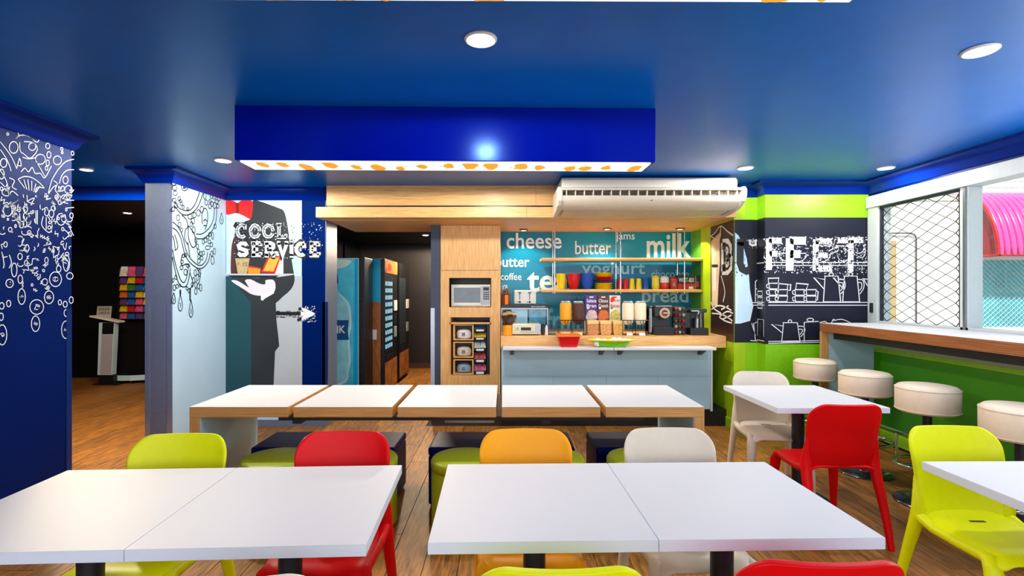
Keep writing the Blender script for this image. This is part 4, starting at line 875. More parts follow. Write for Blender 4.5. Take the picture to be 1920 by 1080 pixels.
cr = thing('capsule_rack', 'black rack of coloured coffee capsules between the two coffee machines', 'capsule rack', (cx(1276, 5.86), 5.86, KZ)); w = .07; hh = fz(575, 5.86)-KZ
bx(-w, w, .05, .1, 0, hh).build('frame', BLACKM, cr, bevel=.004)
for i in range(5):
    z = .03+i*.066; bx(-w, w, 0, .05, z-.022, z-.018).build('shelf', BLACKM, cr)
    for k in range(3):
        MB().lathe([(.014, 0), (.019, .012), (.02, .03), (.012, .034)], ((k-1)*.044, .025, z-.018), 12).build('capsule', mat(f'capsule_{(i+k) % 4}', [(170, 80, 60), (190, 190, 170), (120, 100, 60), (150, 40, 40)][(i+k) % 4], .3, .4), cr, smooth=True)
# on the white leaves
LZ = .8985
rbw = thing('red_bowl', 'square red serving bowl with an orange rim on the white drop-leaf', 'bowl', (cx(1065.5, 5.56), 5.56, LZ))
mb = MB(); h = .135; a, b = .085, .115
vs = [(sx*a, sy*a*.8, 0) for sx, sy in ((-1, -1), (1, -1), (1, 1), (-1, 1))]+[(sx*b, sy*b*.8, h*.85) for sx, sy in ((-1, -1), (1, -1), (1, 1), (-1, 1))]+[(sx*(b-.008), sy*(b-.008)*.8, h*.85) for sx, sy in ((-1, -1), (1, -1), (1, 1), (-1, 1))]+[(sx*(a-.008), sy*(a-.008)*.8, .008) for sx, sy in ((-1, -1), (1, -1), (1, 1), (-1, 1))]
fs = [(3, 2, 1, 0), (12, 13, 14, 15)]
for lv in (0, 4, 8):
    for k in range(4): fs.append((lv+k, lv+(k+1) % 4, lv+4+(k+1) % 4, lv+4+k))
mb.add(vs, fs).build('bowl', REDP, rbw, bevel=.012, segs=3)
mb = MB(); n = 4; o1, o2 = b+.012, b-.004
vs = [(sx*q_, sy*q_*.8, z) for q_, z in ((b, h*.85), (o1, h*.86), (o1, h), (o2, h), (o2, h*.86)) for sx, sy in ((-1, -1), (1, -1), (1, 1), (-1, 1))]
fs = [(l*4+k, l*4+(k+1) % 4, ((l+1) % 5)*4+(k+1) % 4, ((l+1) % 5)*4+k) for l in range(5) for k in range(4)]
mb.add(vs, fs).build('rim', mat('orange_rim', (236, 130, 20), .3), rbw)
eb = thing('green_bowl', 'shallow lime green bowl with a yellow rim full of white eggs', 'bowl', (cx(1146, 5.56), 5.55, LZ))
MB().lathe([(.13, 0), (.15, .004), (.19, .035), (.2, .05), (.19, .05), (.14, .012), (.1, .008)], seg=32, sy=.5).build('bowl', mat('lime_plastic', (122, 208, 22), .25), eb, smooth=True)
MB().lathe([(.198, .047), (.262, .072), (.264, .078), (.2, .056), (.19, .05)], seg=32, sy=.42).build('rim', mat('lemon_rim', (226, 232, 30), .3), eb, smooth=True)
EGG = mat('egg_shell', (246, 243, 234), .35, noise=.01)
for i, (x, y, z, s, l) in enumerate(((1120, -.02, .05, 1.25, 'white egg at the left end of the green bowl'), (1134, .01, .05, 1.05, 'white egg second from the left in the green bowl'), (1146, -.03, .046, 1.1, 'white egg low in the middle of the green bowl'), (1160, -.02, .055, 1.3, 'largest white egg in the green bowl'), (1172, .0, .05, 1.1, 'white egg at the right end of the green bowl'), (1153, .04, .06, 1.1, 'white egg behind the others in the green bowl'))):
    o = MB().ball((0, 0, 0), .034*s, 16, 10, 1.12).build('egg', EGG, smooth=60, loc=(cx(x, 5.55), 5.55+y, LZ+z)); o.rotation_euler = (R.uniform(.2, .6), R.uniform(-.5, .5), 0); tag(o, l, 'egg', 'white eggs in the green bowl')

# ------------------------------------------------------------------ air conditioner
ac = thing('air_conditioner', 'cream under-ceiling air conditioner hung before the oak canopy', 'air conditioner', (0, 5.0, 2.28)); CR = mat('cream_plastic', (220, 210, 192), .3, noise=.015); a, b = .545, 2.31
YZ = lambda u, v, w: (w, u, v)
MB().prism([(.42, .34), (.03, .335), (.0, .31), (0, .225), (.42, .225)], YZ, a+.02, b-.03).build('top_housing', CR, ac, bevel=.008)
bp = [(.42, .224), (-.05, .224), (-.075, .21), (-.08, .195), (.1, .195), (.42, .195)]
MB().prism(bp, YZ, a, b).build('lip', CR, ac, bevel=.004)
MB().prism([(.42, .194), (.0, .194), (.0, .14), (.42, .14)], YZ, a+.03, b-.03).build('grille_recess', mat('grille_brown', (70, 62, 52), .5), ac)
for i in range(20):
    x = a+.06+i*(b-a-.12)/19; bx(x-.004, x+.004, -.06, .0, .141, .194).build('vane', CR, ac)
for z in (.158, .176): bx(a+.03, b-.03, -.04, -.036, z, z+.003).build('louvre', mat('louvre_grey', (130, 124, 112), .4), ac)
fp = [(-.07, .142), (-.05, .1), (.0, .062), (.07, .04), (.12, .03), (.12, .05), (.07, .06), (.0, .085), (-.04, .115), (-.05, .142)]
MB().prism(fp, YZ, a+.02, b-.02).build('front_panel', CR, ac, smooth=50)
MB().prism([(.0, .139), (.12, .052), (.42, .03), (.42, .139)], YZ, a+.03, b-.03).build('inner_body', CR, ac)
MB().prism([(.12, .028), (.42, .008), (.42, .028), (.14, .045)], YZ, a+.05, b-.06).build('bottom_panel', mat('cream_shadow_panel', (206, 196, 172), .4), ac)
ep = [(.42, .23), (-.055, .23), (-.085, .205), (-.08, .14), (-.06, .095), (-.005, .055), (.07, .03), (.2, .012), (.42, -.002)]
for w0, w1 in ((a-.03, a+.02), (b-.02, b+.03)): MB().prism(ep, YZ, w0, w1).build('end_cap', CR, ac, bevel=.015, segs=3)
bx((a+b)/2-.01, (a+b)/2+.01, -.053, -.05, .095, .102).build('sensor', BLACKM, ac)
for x in (a+.2, b-.2): bx(x-.02, x+.02, .2, .3, .341, H-2.28).build('hanger', STEEL, ac)
# ------------------------------------------------------------------ long bench table
BT = .745
bt = thing('bench_table', 'long bench table of five white slabs with plywood edges and waterfall ends', 'table', (-2.053, 3.34, 0)); D = .78; T = .068; LN = 3.361; pw, gp = .643, .0365
PLYX = PLYH
for i in range(5):
    x0 = i*(pw+gp)
    p = bx(x0, x0+pw, 0, D, BT-T, BT-.0015).build('slab', PLYH, bt, bevel=.001, segs=1)
    q = bx(x0+.001, x0+pw-.001, .001, D-.001, BT-.0015, BT).build('laminate_top', LAM, p)
for x0, x1, xi in ((0, T, T), (LN-T, LN, LN-T-.003)):
    bx(x0, x1, 0, D, 0, BT-T-.0005).build('end_leg', PLYV, bt, bevel=.001, segs=1)
    bx(xi, xi+.003, .003, D-.003, .0, BT-T-.002).build('leg_lining', PBG, bt)
bx(T+.5, LN-T-.32, .03, D-.03, BT-T-.028, BT-T-.0005).build('rail', BLACKM, bt)
for x in (.66, 2.3): bx(x-.0, x+.06, .03, D-.03, BT-T-.05, BT-T-.028).build('cross_bar', DSTEEL, bt)
bx(1.66, 1.99, .05, .3, BT-T-.05, BT-T-.029).build('power_tray', STEEL, bt, bevel=.003)

NAVYV = mat('navy_vinyl', (16, 24, 88), .5, spec=.3, noise=.06, tint=(70, 100, 255)); LIMEV = mat('olive_lime_vinyl', (178, 190, 24), .42, noise=.05)
pos = ['first from the left', 'second from the left', 'third from the left', 'fourth from the left', 'rightmost']
for i, x in enumerate((-1.545, -.96, -.315, .285, .84)):
    t = thing('cube_stool', f'navy blue vinyl cube stool under the bench table, {pos[i]}', 'stool', (x, 3.74, 0), R.uniform(-.02, .02), 'navy cube stools under the bench table')
    bx(-.205, .205, -.205, .205, .025, .36).build('body', NAVYV, t, bevel=.012, segs=3)
    bx(-.207, .207, -.207, .207, .362, .42).build('seat_pad', NAVYV, t, bevel=.016, segs=3)
    for sx in (-.17, .17):
        for sy in (-.17, .17): bx(sx-.02, sx+.02, sy-.02, sy+.02, 0, .025).build('foot', BLACKM, t)
for i, x in enumerate((-1.46, -.905, -.25, .30, .88)):
    t = thing('round_stool', f'lime green round vinyl stool in front of the bench table, {pos[i]}', 'stool', (x, 3.29, 0), 0, 'lime round stools in front of the bench table')
    MB().lathe([(.2, .02), (.213, .026), (.215, .37), (.212, .374)], seg=40).build('body', LIMEV, t, smooth=True)
    MB().lathe([(.212, .376), (.218, .384), (.218, .42), (.208, .435), (.19, .44)], seg=40).build('seat_pad', LIMEV, t, smooth=60)
    MB().lathe([(.19, 0), (.19, .02)], seg=30).build('base', BLACKM, t, smooth=True)

# ------------------------------------------------------------------ square cafe tables
def cafe(lbl, x, y, rot, w=.7, d=.7, g='square white pedestal tables'):
    t = thing('cafe_table', lbl, 'table', (x, y, 0), math.radians(rot), g); w -= .002; d -= .002
    bx(-w/2, w/2, -d/2, d/2, BT-.036, BT-.002).build('tabletop', LAMEDGE, t, bevel=.001, segs=1)
    bx(-w/2+.001, w/2-.001, -d/2+.001, d/2-.001, BT-.002, BT).build('laminate_top', LAM, t)
    MB().lathe([(.0415, .02), (.0415, BT-.05)], seg=24).build('column', DSTEEL, t, smooth=True)
    bx(-.16, .16, -.16, .16, BT-.046, BT-.036).build('mounting_plate', BLACKM, t)
    MB().lathe([(.2, 0), (.2, .008), (.19, .014), (.06, .022), (.05, .03)], seg=32).build('base', DSTEEL, t, smooth=True)
c25 = math.radians(2.6)
cafe('white pedestal table at the far left, its corner against the chalk chandelier wall', -.776-.7*math.cos(c25), 1.859-.7*math.sin(c25), 2.6)
cafe('white pedestal table joined to the right of the far left table', -.776, 1.859, 2.6)
cafe('white pedestal table left of the seam in the central foreground pair', .112, 1.893, 1.3)
cafe('white pedestal table right of the seam in the central foreground pair', .812, 1.909, 1.3)
cafe('white pedestal table between the cream chair and the red chair near the buffet lettering', 2.13, 3.71, .5, .735, .8)
cafe('white pedestal table cut by the right edge with the lime chair behind it', 2.205, 1.925, .5)

# ------------------------------------------------------------------ moulded chairs
W0, TOPZ, R0 = .222, .84, .085
def chair_meshes():
    M = {}
    # backrest: curved sheet with rounded upper corners, thickened by a modifier
    rows = [0, .12, .25, .38, .5, .6, .68, .76]+[.76+.24*math.sin(PI/2*k/6) for k in range(1, 7)]
    cols = 12; vs = []; fs = []
    for v in rows:
        z = .44+v*(TOPZ-.44); w = W0*(.93+.07*v) if v < .76 else W0*.985
        if v > .76:
            s = (v-.76)/.24; w = W0*.985-R0+R0*math.sqrt(max(0, 1-s*s))
        y = .165+.055*v+.05*max(0, v-.55)+.02*max(0, .18-v)*-4
        for c in range(cols+1):
            u = -1+2*c/cols; x = u*w; q = x/W0
            vs.append((x, y+.04*(1-q*q)-.008-.012*max(0, abs(q)-.86)/.14, z))
    n = cols+1
    for i in range(len(rows)-1):
        for c in range(cols): fs.append((i*n+c, i*n+c+1, (i+1)*n+c+1, (i+1)*n+c))
    M['backrest'] = MB().add(vs, fs).mesh('backrest', None, 60)
    vs = []; fs = []; m = 12
    for j in range(m+1):
        t = j/m; y = -.235+.435*t
        w = .205+.012*math.sin(PI*t)-.01*t
        if t < .12: w -= .03*(1-t/.12)**2
        for c in range(cols+1):
            u = -1+2*c/cols; z = .445-.014*(1-u*u)*math.sin(PI*min(1, t*1.1))-.03*max(0, abs(u)-.8)/.2
            z -= .035*max(0, .16-t)/.16*max(0, .16-t)/.16; z += .012*max(0, t-.8)/.2
            vs.append((u*w, y, z))
    for j in range(m):
        for c in range(cols): fs.append((j*n+c, j*n+c+1, (j+1)*n+c+1, (j+1)*n+c))
    M['seat'] = MB().add(vs, fs).mesh('seat', None, 60)
    for s, nm in ((-1, 'l'), (1, 'r')):
        M['rear'+nm] = MB().tube([(s*.2, .185, .62), (s*.205, .172, .54), (s*.203, .165, .47), (s*.206, .18, .40), (s*.212, .215, .28), (s*.22, .25, .14), (s*.226, .275, 0)], [.012, .021, .032, .031, .026, .022, .019], 12, flat=.85).mesh('leg', None, 60)
        M['front'+nm] = MB().tube([(s*.185, -.12, .425), (s*.188, -.185, .415), (s*.193, -.21, .37), (s*.201, -.222, .25), (s*.208, -.232, .12), (s*.212, -.238, 0)], [.016, .031, .034, .029, .023, .018], 12, flat=.85).mesh('leg', None, 60)
        M['rail'+nm] = MB().tube([(s*.186, -.17, .415), (s*.196, -.05, .413), (s*.2, .08, .415), (s*.203, .165, .44)], [.024, .021, .022, .027], 10).mesh('seat_rail', None, 60)
    M['slot'] = bx(-.035, .035, .083, .097, .436, .4492).mesh('drain_slot', None)
    return M
CM = chair_meshes()
CCOL = {'lime': mat('lime_chair_plastic', (228, 232, 0), .42, spec=.25, noise=.015), 'red': mat('red_chair_plastic', (222, 0, 10), .42, spec=.2, noise=.015), 'orange': mat('orange_chair_plastic', (255, 170, 0), .42, spec=.25, noise=.015), 'cream': mat('cream_chair_plastic', (224, 212, 192), .4, noise=.02)}
def chair(col, lbl, x, y, rot):
    t = thing('moulded_chair', lbl, 'chair', (x, y, 0), math.radians(rot), 'moulded plastic chairs'); m = CCOL[col]
    def part(k, nm, mm=m, thick=0):
        o = put(nm, CM[k], t)
        if len(CM[k].materials) == 0: CM[k].materials.append(None)
        o.material_slots[0].link = 'OBJECT'; o.material_slots[0].material = mm
        if thick:
            a = o.modifiers.new('thickness', 'SOLIDIFY'); a.thickness = thick; a.offset = 0
            b = o.modifiers.new('smooth', 'SUBSURF'); b.levels = 1; b.render_levels = 2
        return o
    part('backrest', 'backrest', thick=.02); s = part('seat', 'seat', thick=.02)
    for k in ('rearl', 'rearr', 'frontl', 'frontr'): part(k, 'leg')
    for k in ('raill', 'railr'): part(k, 'seat_rail')
    part('slot', 'drain_slot', mat('slot_shade', (60, 55, 30), .6))
# rotation 0 faces the camera, 180 faces away
chair('lime', 'lime yellow moulded chair behind the far left white table', -1.467, 2.11, 3)
chair('red', 'red moulded chair behind the left white table pair, its back beside the seam', -.735, 2.15, 2)
chair('orange', 'orange moulded chair behind the central white table pair', .106, 2.19, 1)
chair('cream', 'cream moulded chair behind the central white table pair, right of the orange chair', .786, 2.21, 1)
chair('lime', 'lime yellow moulded chair showing only its top edge below the central tables', .135, 1.48, 181)
chair('red', 'red moulded chair showing only its top edge at the bottom, nearest the lens', .80, 1.51, 179)
chair('cream', 'cream moulded chair barely peeping above the bottom edge below the left tables', -.655, 1.437, 184)
chair('cream', 'cream moulded chair against the lime wall beyond the small white table', 2.05, 3.95, -9)
chair('red', 'red moulded chair standing in the aisle, its back turned, at the small white table', 2.02, 3.24, 179)
chair('lime', 'lime yellow moulded chair standing whole behind the white table at the right edge', 2.16, 2.25, -2)

# ------------------------------------------------------------------ window bar with stools
bc = thing('bar_counter', 'white topped window bar counter with a thick plywood edge', 'bar counter', (3.2, .9, 0)); BZ = 1.18; BL = 4.29
bx(0, .59, 0, BL, BZ-.085, BZ-.002).build('core', PLYD, bc, bevel=.001, segs=1)
bx(.001, .589, .001, BL-.001, BZ-.002, BZ).build('laminate_top', LAM, bc)
bx(0, .07, BL-.03, BL, 0, BZ-.086).build('leg_edge', PLYV, bc)
bx(.07, .53, BL-.026, BL-.004, 0, BZ-.086).build('end_panel', PBG, bc)
bx(.0, .53, .05, .09, 0, BZ-.086).build('end_panel', PBG, bc)
bx(.12, .5, .09, BL-.03, BZ-.16, BZ-.086).build('support_beam', BLACKM, bc)
CV = mat('cream_vinyl', (240, 222, 196), .42, noise=.03, bump=.02)
for i, (x, y) in enumerate(((3.02, 4.97), (2.985, 4.235), (3.0, 3.63), (3.0, 2.97))):
    t = thing('bar_stool', ['cream drum-topped bar stool farthest away, by the end of the bar', 'cream drum-topped bar stool second from the far end of the bar', 'cream drum-topped bar stool with its seat above the lime chair', 'cream drum-topped bar stool cut by the right edge'][i], 'bar stool', (x, y, 0), 0, 'bar stools along the window bar')
    st = MB().lathe([(.165, .645), (.18, .652), (.186, .67), (.187, .80), (.18, .82), (.165, .832), (.1, .842), (.02, .845)], seg=44).build('seat', CV, t, smooth=60)
    for z in (.662, .812): MB().tube([(.1865*math.cos(k*PI/20), .1865*math.sin(k*PI/20), z) for k in range(40)], .0028, 6, True).build('piping', CV, st, smooth=True)
    MB().lathe([(.12, .636), (.12, .645)], seg=24).build('mounting_plate', BLACKM, t)
    MB().lathe([(.036, .02), (.036, .40), (.028, .41), (.028, .636)], seg=24).build('column', DSTEEL, t, smooth=True)
    fr = MB().tube([(.19*math.cos(k*PI/18), .19*math.sin(k*PI/18), .27) for k in range(36)], .011, 10, True).build('foot_ring', CHROME, t, smooth=True)
    for k in range(2): MB().tube([(.03*math.cos(k*PI), .03*math.sin(k*PI), .27), (.19*math.cos(k*PI), 0, .27)], .009, 8).build('spoke', CHROME, t, smooth=True)
    MB().lathe([(.2, 0), (.2, .008), (.19, .016), (.06, .024), (.05, .05), (.036, .055)], seg=40).build('base', mat('dark_chrome', (90, 94, 100), .18, .9), t, smooth=True)
fr = thing('foot_rail', 'chrome foot rail on posts running under the window bar', 'foot rail', (3.45, 1.2, 0))
MB().tube([(0, 0, .27), (0, 3.85, .27)], .016, 12).build('rail', CHROME, fr, smooth=True)
for y in (.4, 1.85, 3.3): MB().tube([(0, y, 0), (0, y, .256)], .012, 10).build('post', CHROME, fr, smooth=True)

# ------------------------------------------------------------------ vending machines in the hall
AQ = mat('aqua_print', (84, 208, 246), .3, noise=.2, nscale=4); DBL = mat('deep_blue_print', (20, 88, 150), .35); PAQ = mat('pale_aqua_print', (214, 246, 252), .3, noise=.12, nscale=6); CY = mat('cyan_print', (0, 178, 228), .3, noise=.03)
RUST = wood('brown_print_panel', (120, 66, 28), (206, 128, 60), (12, 1, 1.2), .4)
v1 = thing('drinks_machine', 'drinks machine with a water bottle print on its pale blue side', 'vending machine', (-2.7, 6.72, 0))
bx(0, .795, 0, .4, .06, 1.935).build('cabinet', mat('white_machine_side', (206, 232, 240), .35), v1, bevel=.004)
fl = Flat(lambda u, v, e: (u, -.0012-e, v)); xo = 2.7
def vpoly(pts, e, m, nm, par=v1, pl=fl): q = MB(); poly(q, pl, pts, e, raw=True); return q.build(nm, m, par)
vpoly([(.01, .07), (.785, .07), (.785, 1.925), (.01, 1.925)], 0, AQ, 'side_print')
vpoly([(.72, .07), (.785, .07), (.785, 1.925), (.74, 1.925)], .0008, CY, 'side_print')
vpoly(smooth_pts([(.3, 1.70), (.42, 1.72), (.47, 1.78), (.62, 1.82), (.7, 1.9), (.55, 1.92), (.2, 1.92), (.1, 1.8)], 3, True), .001, PAQ, 'splash_print')
vpoly(smooth_pts([(.47, 1.7), (.5, 1.62), (.52, 1.5), (.62, 1.4), (.68, 1.3), (.7, 1.05), (.67, .9), (.69, .6), (.66, .45), (.62, .3), (.3, .25), (.2, .6), (.2, 1.3), (.38, 1.5), (.4, 1.62), (.42, 1.7)], 3, True), .0016, PAQ, 'bottle_print')
vpoly(smooth_pts([(.47, 1.68), (.5, 1.6), (.52, 1.49), (.6, 1.39), (.655, 1.3), (.675, 1.05), (.645, .9), (.665, .6), (.64, .45), (.6, .32), (.32, .28), (.23, .6), (.23, 1.3), (.4, 1.49), (.42, 1.62)], 3, True), .0022, mat('bottle_aqua', (150, 226, 248), .3, noise=.15, nscale=7), 'bottle_print')
vpoly([(.2, 1.12), (.665, 1.12), (.65, 1.0), (.665, .86), (.2, .86)], .0028, DBL, 'label_print')
vpoly([(.42, 1.72), (.52, 1.72), (.53, 1.6), (.41, 1.6)], .0028, DBL, 'cap_print')
text('NK', fl, .44, .62, .95, 1.05, .0036, WHITEP, v1, bold=.02)
text('premium', fl, .46, .74, .1, .16, .002, DBL, v1)
d1 = bx(.797, .875, -.01, .40, .06, 1.945).build('door', BLACKM, v1, bevel=.006)
for z in (.45, .9, 1.4, 1.88):
    for dx in (.815, .85): MB().lathe([(.007, 0), (.004, .003)], (dx, -.011, z), 8).build('bolt', STEEL, d1)
for x in (.05, .8):
    for y in (.03, .36): MB().lathe([(.02, 0), (.02, .06)], (x, y, 0), 8).build('foot', BLACKM, v1)
def vending(lbl, x, y, side, snack):
    t = thing('vending_machine', lbl, 'vending machine', (x, y, 0)); W = .82; Dp = .86
    bx(0, W, 0, Dp, .05, 1.965).build('cabinet', BLACKM, t, bevel=.004); sp = Flat(lambda u, v, e: (u, -.0012-e, v))
    if side == 'brown':
        vpoly([(.02, .06), (W-.004, .06), (W-.004, 1.34), (W*.8, 1.37), (W*.5, 1.43), (.02, 1.46)], 0, RUST, 'side_print', t, sp); vpoly([(.02, 1.46), (W*.5, 1.43), (W*.8, 1.37), (W-.004, 1.34), (W-.004, 1.96), (.02, 1.96)], 0, CY, 'side_print', t, sp)
        vpoly([(W-.14, .82), (W-.06, .82), (W-.06, .96), (W-.14, .96)], .0012, WHITEP, 'notice', t, sp)
    else: vpoly([(.02, .06), (W-.004, .06), (W-.004, 1.96), (.02, 1.96)], 0, mat('steel_blue_side', (44, 84, 112), .25, .4), 'side_print', t, sp)
    for fx_ in (.05, W-.05):
        for fy_ in (.05, Dp-.05): MB().lathe([(.02, 0), (.02, .05)], (fx_, fy_, 0), 8).build('foot', BLACKM, t)
    dr = bx(W, W+.05, .005, Dp-.005, .06, 1.96).build('door', BLACKM, t, bevel=.004)
    gx = W+.051
    bx(gx-.001, gx+.002, .02, Dp*.62, .62, 1.72).build('window', mat('vending_window', (18, 38, 52), .08, coat=.8), t)
    bx(gx-.001, gx+.003, .01, Dp-.01, 1.76, 1.95).build('header', RUST if side == 'brown' else BLACKM, t)
    bx(gx-.001, gx+.003, .03, Dp-.03, .09, .48).build('lower_panel', RUST, t); bx(gx, gx+.006, .1, Dp*.6, .5, .58).build('delivery_flap', DSTEEL, t)
    bx(gx, gx+.012, Dp*.68, Dp*.93, 1.2, 1.36).build('payment_box', WHITEM, t, bevel=.004); bx(gx, gx+.01, Dp*.7, Dp*.9, .8, .96).build('coin_box', SILVER, t, bevel=.004); bx(gx, gx+.006, Dp*.68, Dp*.93, 1.0, 1.16).build('keypad', DSTEEL, t)
    if snack:
        vpoly(ell(.3, 1.85, .12, .055, 14), 0, RED, 'badge', t, Flat(lambda u, v, e: (gx+.004+e, u, v)))
        sm = mat('snack_glow', (150, 210, 235), .3, emit=(150, 215, 240), es=.9)
        for r_ in range(10):
            for c_ in range(4): bx(gx+.002, gx+.006, .06+c_*.12, .1+c_*.12, .68+r_*.1, .74+r_*.1).build('selection_light', sm, t)
vending('snack vending machine with a brown and cyan printed side', -2.55, 7.2, 'brown', True)
vending('dark vending machine farthest down the hall', -2.58, 8.35, 'steel', False)

# ------------------------------------------------------------------ dark back room
pl_ = thing('display_plinth', 'low black plinth with pale edges under the brochure rack', 'plinth', (-6.1, 8.3, 0)); 
MB().prism([(-.4, 0), (.05, 0), (.75, .28), (.75, .52), (-.4, .52)], lambda u, v, w: (u, v, w), .04, .14).build('body', BLACKM, pl_)
bx(-.4, .05, -.012, -.0005, .05, .135).build('edge_strip', PALEB, pl_); MB().prism([(.05, -.012), (.05, -.0005), (.75, .2795), (.755, .268)], lambda u, v, w: (u, v, w), .05, .135).build('edge_strip', PALEB, pl_)
for x in (-.35, .02, .7): MB().lathe([(.025, 0), (.025, .04)], (x, .32 if x > .5 else .05, 0), 8).build('foot', BLACKM, pl_)
ki = thing('information_kiosk', 'slim white slanted kiosk with a small sign on top in the dark back room', 'kiosk', (-6.36, 8.16, 0), 0)
def sl(u, v, w): return (u+(v-.16)*.06, w+(v-.16)*-.03, v)
bx(-.2, .2, -.0, .12, 0, .02).build('base', BLACKM, ki); bx(-.12, .12, .02, .1, .02, .17).build('foot', BLACKM, ki)
MB().prism([(-.115, .165), (.115, .165), (.125, 1.0), (-.12, 1.0)], sl, -.01, .09).build('column', PALEB, ki, bevel=.004)
MB().prism([(-.07, .18), (.108, .18), (.118, .81), (-.062, .81)], sl, -.016, -.0105).build('front_panel', mat('lavender_grey_panel', (178, 174, 190), .4), ki)
MB().prism([(-.06, .82), (.118, .82), (.12, 1.0), (-.056, 1.0)], sl, -.016, -.0105).build('screen', BLACKM, ki)
MB().prism([(-.26, 1.09), (.2, 1.0), (.2, 1.025), (-.26, 1.115)], sl, -.03, .12).build('keyboard_shelf', WHITEM, ki, bevel=.003)
sg = MB().prism([(-.25, 1.1), (-.02, 1.06), (-.01, 1.26), (-.24, 1.26)], sl, .1, .108).build('sign', mat('kiosk_sign_grey', (176, 172, 170), .5), ki)
fk = Flat(lambda u, v, e: (u+(v-.16)*.06, .099-e+(v-.16)*-.03, v))
text('ONLINE', fk, -.215, -.04, 1.19, 1.235, .001, BLACKP, ki, bold=.02); text('CHECK IN', fk, -.215, -.04, 1.13, 1.17, .001, BLACKP, ki, bold=.02)
rk = thing('brochure_rack', 'tall black brochure rack standing on the plinth in the dark back room', 'rack', (-5.97, 8.45, .14)); rw = .46
bx(-rw, rw, .2, .22, .0, 1.74).build('back_panel', BLACKM, rk)
for s in (-1, 1): bx(s*(rw+.008)-.008, s*(rw+.008)+.008, .1, .22, 0, 1.74).build('side', BLACKM, rk)
for r_ in range(7): bx(-rw, rw, .06+.0, .2, .9+r_*.118-.008, .9+r_*.118).build('shelf', DSTEEL, rk)
hues = [('red', (196, 34, 40)), ('yellow', (232, 190, 30)), ('teal', (30, 130, 150)), ('orange', (226, 110, 34)), ('blue', (40, 90, 180)), ('green', (60, 130, 60)), ('pink', (222, 90, 140)), ('white', (226, 226, 222)), ('purple', (96, 60, 130))]
rn = ['lowest', 'second', 'third', 'fourth', 'fifth', 'sixth', 'topmost']
for r_ in range(7):
    hs = R.sample(hues, 7)
    for c_ in range(7):
        cnm, rgb = hs[c_]; x = -rw+.065+c_*.132
        q = MB().prism([(0, 0), (.012, .0), (.05, .16), (.038, .165)], lambda u, v, w: (w, u, v), -.058, .058).build('brochure', mat('brochure_'+cnm, rgb, .35, noise=.35, nscale=25), loc=(-5.97+x, 8.45+.1, .14+.9+r_*.118+.0005))
        tag(q, f'{cnm} brochure on the {rn[r_]} row of the brochure rack', 'brochure', 'brochures in the rack')
        bx(-.05, .05, -.001, -.0002, .1, .13).build('title_band', WHITEP if cnm != 'white' else RED, q).rotation_euler = (-.24, 0, 0)
ps = thing('wall_socket', 'white wall socket low on the dark back room wall', 'socket', (-6.02, 8.895, .42))
bx(-.09, .09, -.01, 0, -.07, .07).build('plate', WHITEM, ps, bevel=.003); bx(-.05, .02, -.03, -.01, -.03, .03).build('plug', BLACKM, ps)

# ------------------------------------------------------------------ across the yard
FW = mat('white_render', (240, 238, 230), .7, noise=.02, nscale=3); BRK = mat('white_brick', (238, 238, 236), .7, noise=.03)
OY = 6.9
nbh = thing('neighbour_building', 'sunlit white neighbouring building beyond the window', 'building', (4.1, OY, 0))
bx(0, 16, .02, .3, -.02, 5.0).build('wall', FW, nbh)
bk = bx(-.114, .114, 0, .022, -.038, .038).mesh('brick', BRK)
for r_ in range(9):
    for c_ in range(16):
        put('brick', bk, nbh, bevel=.003, segs=1, loc=(1.55+c_*.24+(.12 if r_ % 2 else 0), .0, 2.76+r_*.088))
bx(1.05, 1.18, -.01, .02, 0, 2.18).build('pilaster', mat('beige_render', (186, 160, 112), .6), nbh)
MB().tube(smooth_pts([(0, 0), (1, 1)], 1) and [(1.44, -.02, 0), (1.44, -.02, 2.2), (1.42, -.02, 2.26), (1.37, -.02, 2.28), (1.05, -.02, 2.28)], .009, 8).build('conduit_pipe', mat('grey_pipe', (90, 86, 84), .5), nbh, smooth=True)
wx0, wx1, wz0, wz1 = 2.2, 4.2, 1.02, 1.92
bx(wx0-.02, wx1, -.02, .02, wz0, wz1).build('window_glass', mat('teal_window', (74, 176, 184), .15, coat=.4, noise=.2, nscale=4), nbh)
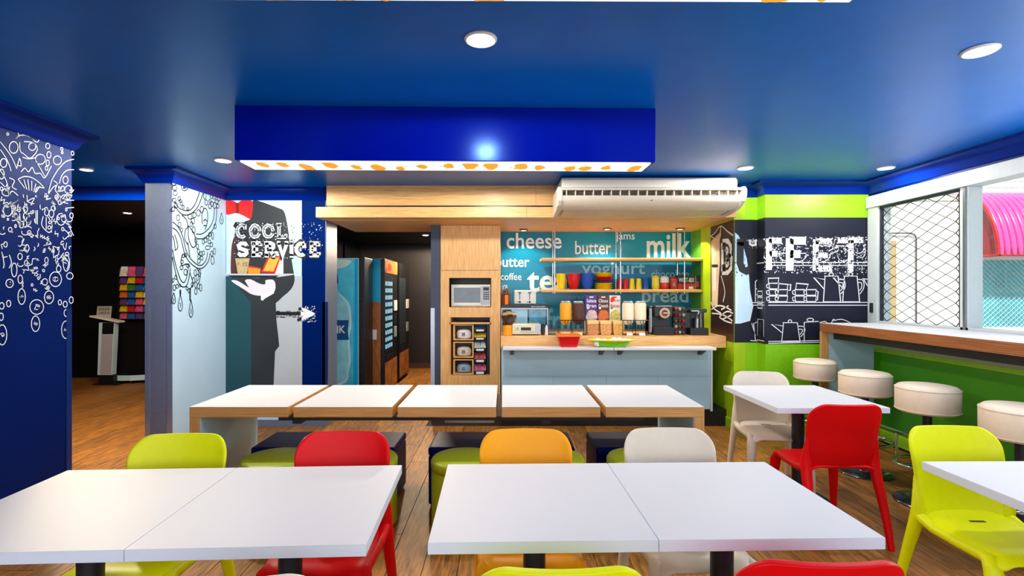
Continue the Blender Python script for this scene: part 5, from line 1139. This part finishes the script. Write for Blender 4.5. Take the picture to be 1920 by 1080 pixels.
for a in ((wx0-.09, wx1, -.06, .0, wz1, wz1+.08), (wx0-.09, wx1, -.1, .0, wz0-.08, wz0), (wx0-.09, wx0, -.06, .0, wz0, wz1), (wx0+.98, wx0+1.04, -.03, 0, wz0, wz1)): bx(*a).build('window_frame', ALU if a[0] != wx0+.98 else DSTEEL, nbh)
mb = MB(); n = 30
for i in range(n):
    x = wx0+i*.07
    for s in (-1, 1):
        pts = []
        for k in range(15): pts.append((x+s*(.033 if k % 2 else -.033), -.05, wz0+.9*k/14))
        mb.tube(pts, .0045, 4)
mb.build('window_mesh', ALU, nbh, kind='stuff')
aw = thing('barrel_awning', 'pink corrugated barrel awning with a dark red end panel over the neighbour window', 'awning', (6.12, OY-.01, 1.95)); AR, AH, AL = .55, .84, 3.0
PK = mat('pink_awning_sheet', (230, 78, 156), .2, coat=.8, noise=.05)
for k in range(32):
    x = k*.08; mb = MB(); prof = []
    for i in range(11):
        a = PI/2*i/10; prof.append((-AR*math.sin(a), AH*math.cos(a)))
    rowsv = []
    for j in range(5):
        t = j/4; rr = 1+.04*math.sin(PI*t)
        rowsv.append([(x+.08*t, u*rr, v*rr) for u, v in prof])
    vs = [p for r_ in rowsv for p in r_]; fs = [(j*11+i, j*11+i+1, (j+1)*11+i+1, (j+1)*11+i) for j in range(4) for i in range(10)]
    o = mb.add(vs, fs).build('corrugation', PK, aw, smooth=60); md = o.modifiers.new('thickness', 'SOLIDIFY'); md.thickness = .004
DR = mat('dark_red_panel', (150, 22, 26), .5, noise=.2, nscale=60)
MB().prism([(0, 0)]+[(-AR*.97*math.sin(PI/2*i/12), AH*.97*math.cos(PI/2*i/12)) for i in range(13)], lambda u, v, w: (w, u, v), .03, .04).build('end_panel', DR, aw)
MB().tube([(.0, -AR*math.sin(PI/2*i/14), AH*math.cos(PI/2*i/14)) for i in range(15)], .022, 8).build('end_rim', mat('red_rim', (178, 24, 30), .4), aw, smooth=True)
mb = MB(); mb.tube([(0.02, 0, .0), (.02, -AR, 0)], .018, 8); mb.tube([(.02, -AR, 0), (AL, -AR, 0)], .018, 8); mb.build('bottom_rail', mat('red_rim', (178, 24, 30)), aw, smooth=True)
gy = struct('ground_yard', bx(3.95, 22, -4, 6.88, -.2, -.02), mat('pale_concrete', (206, 202, 194), .8, noise=.08))
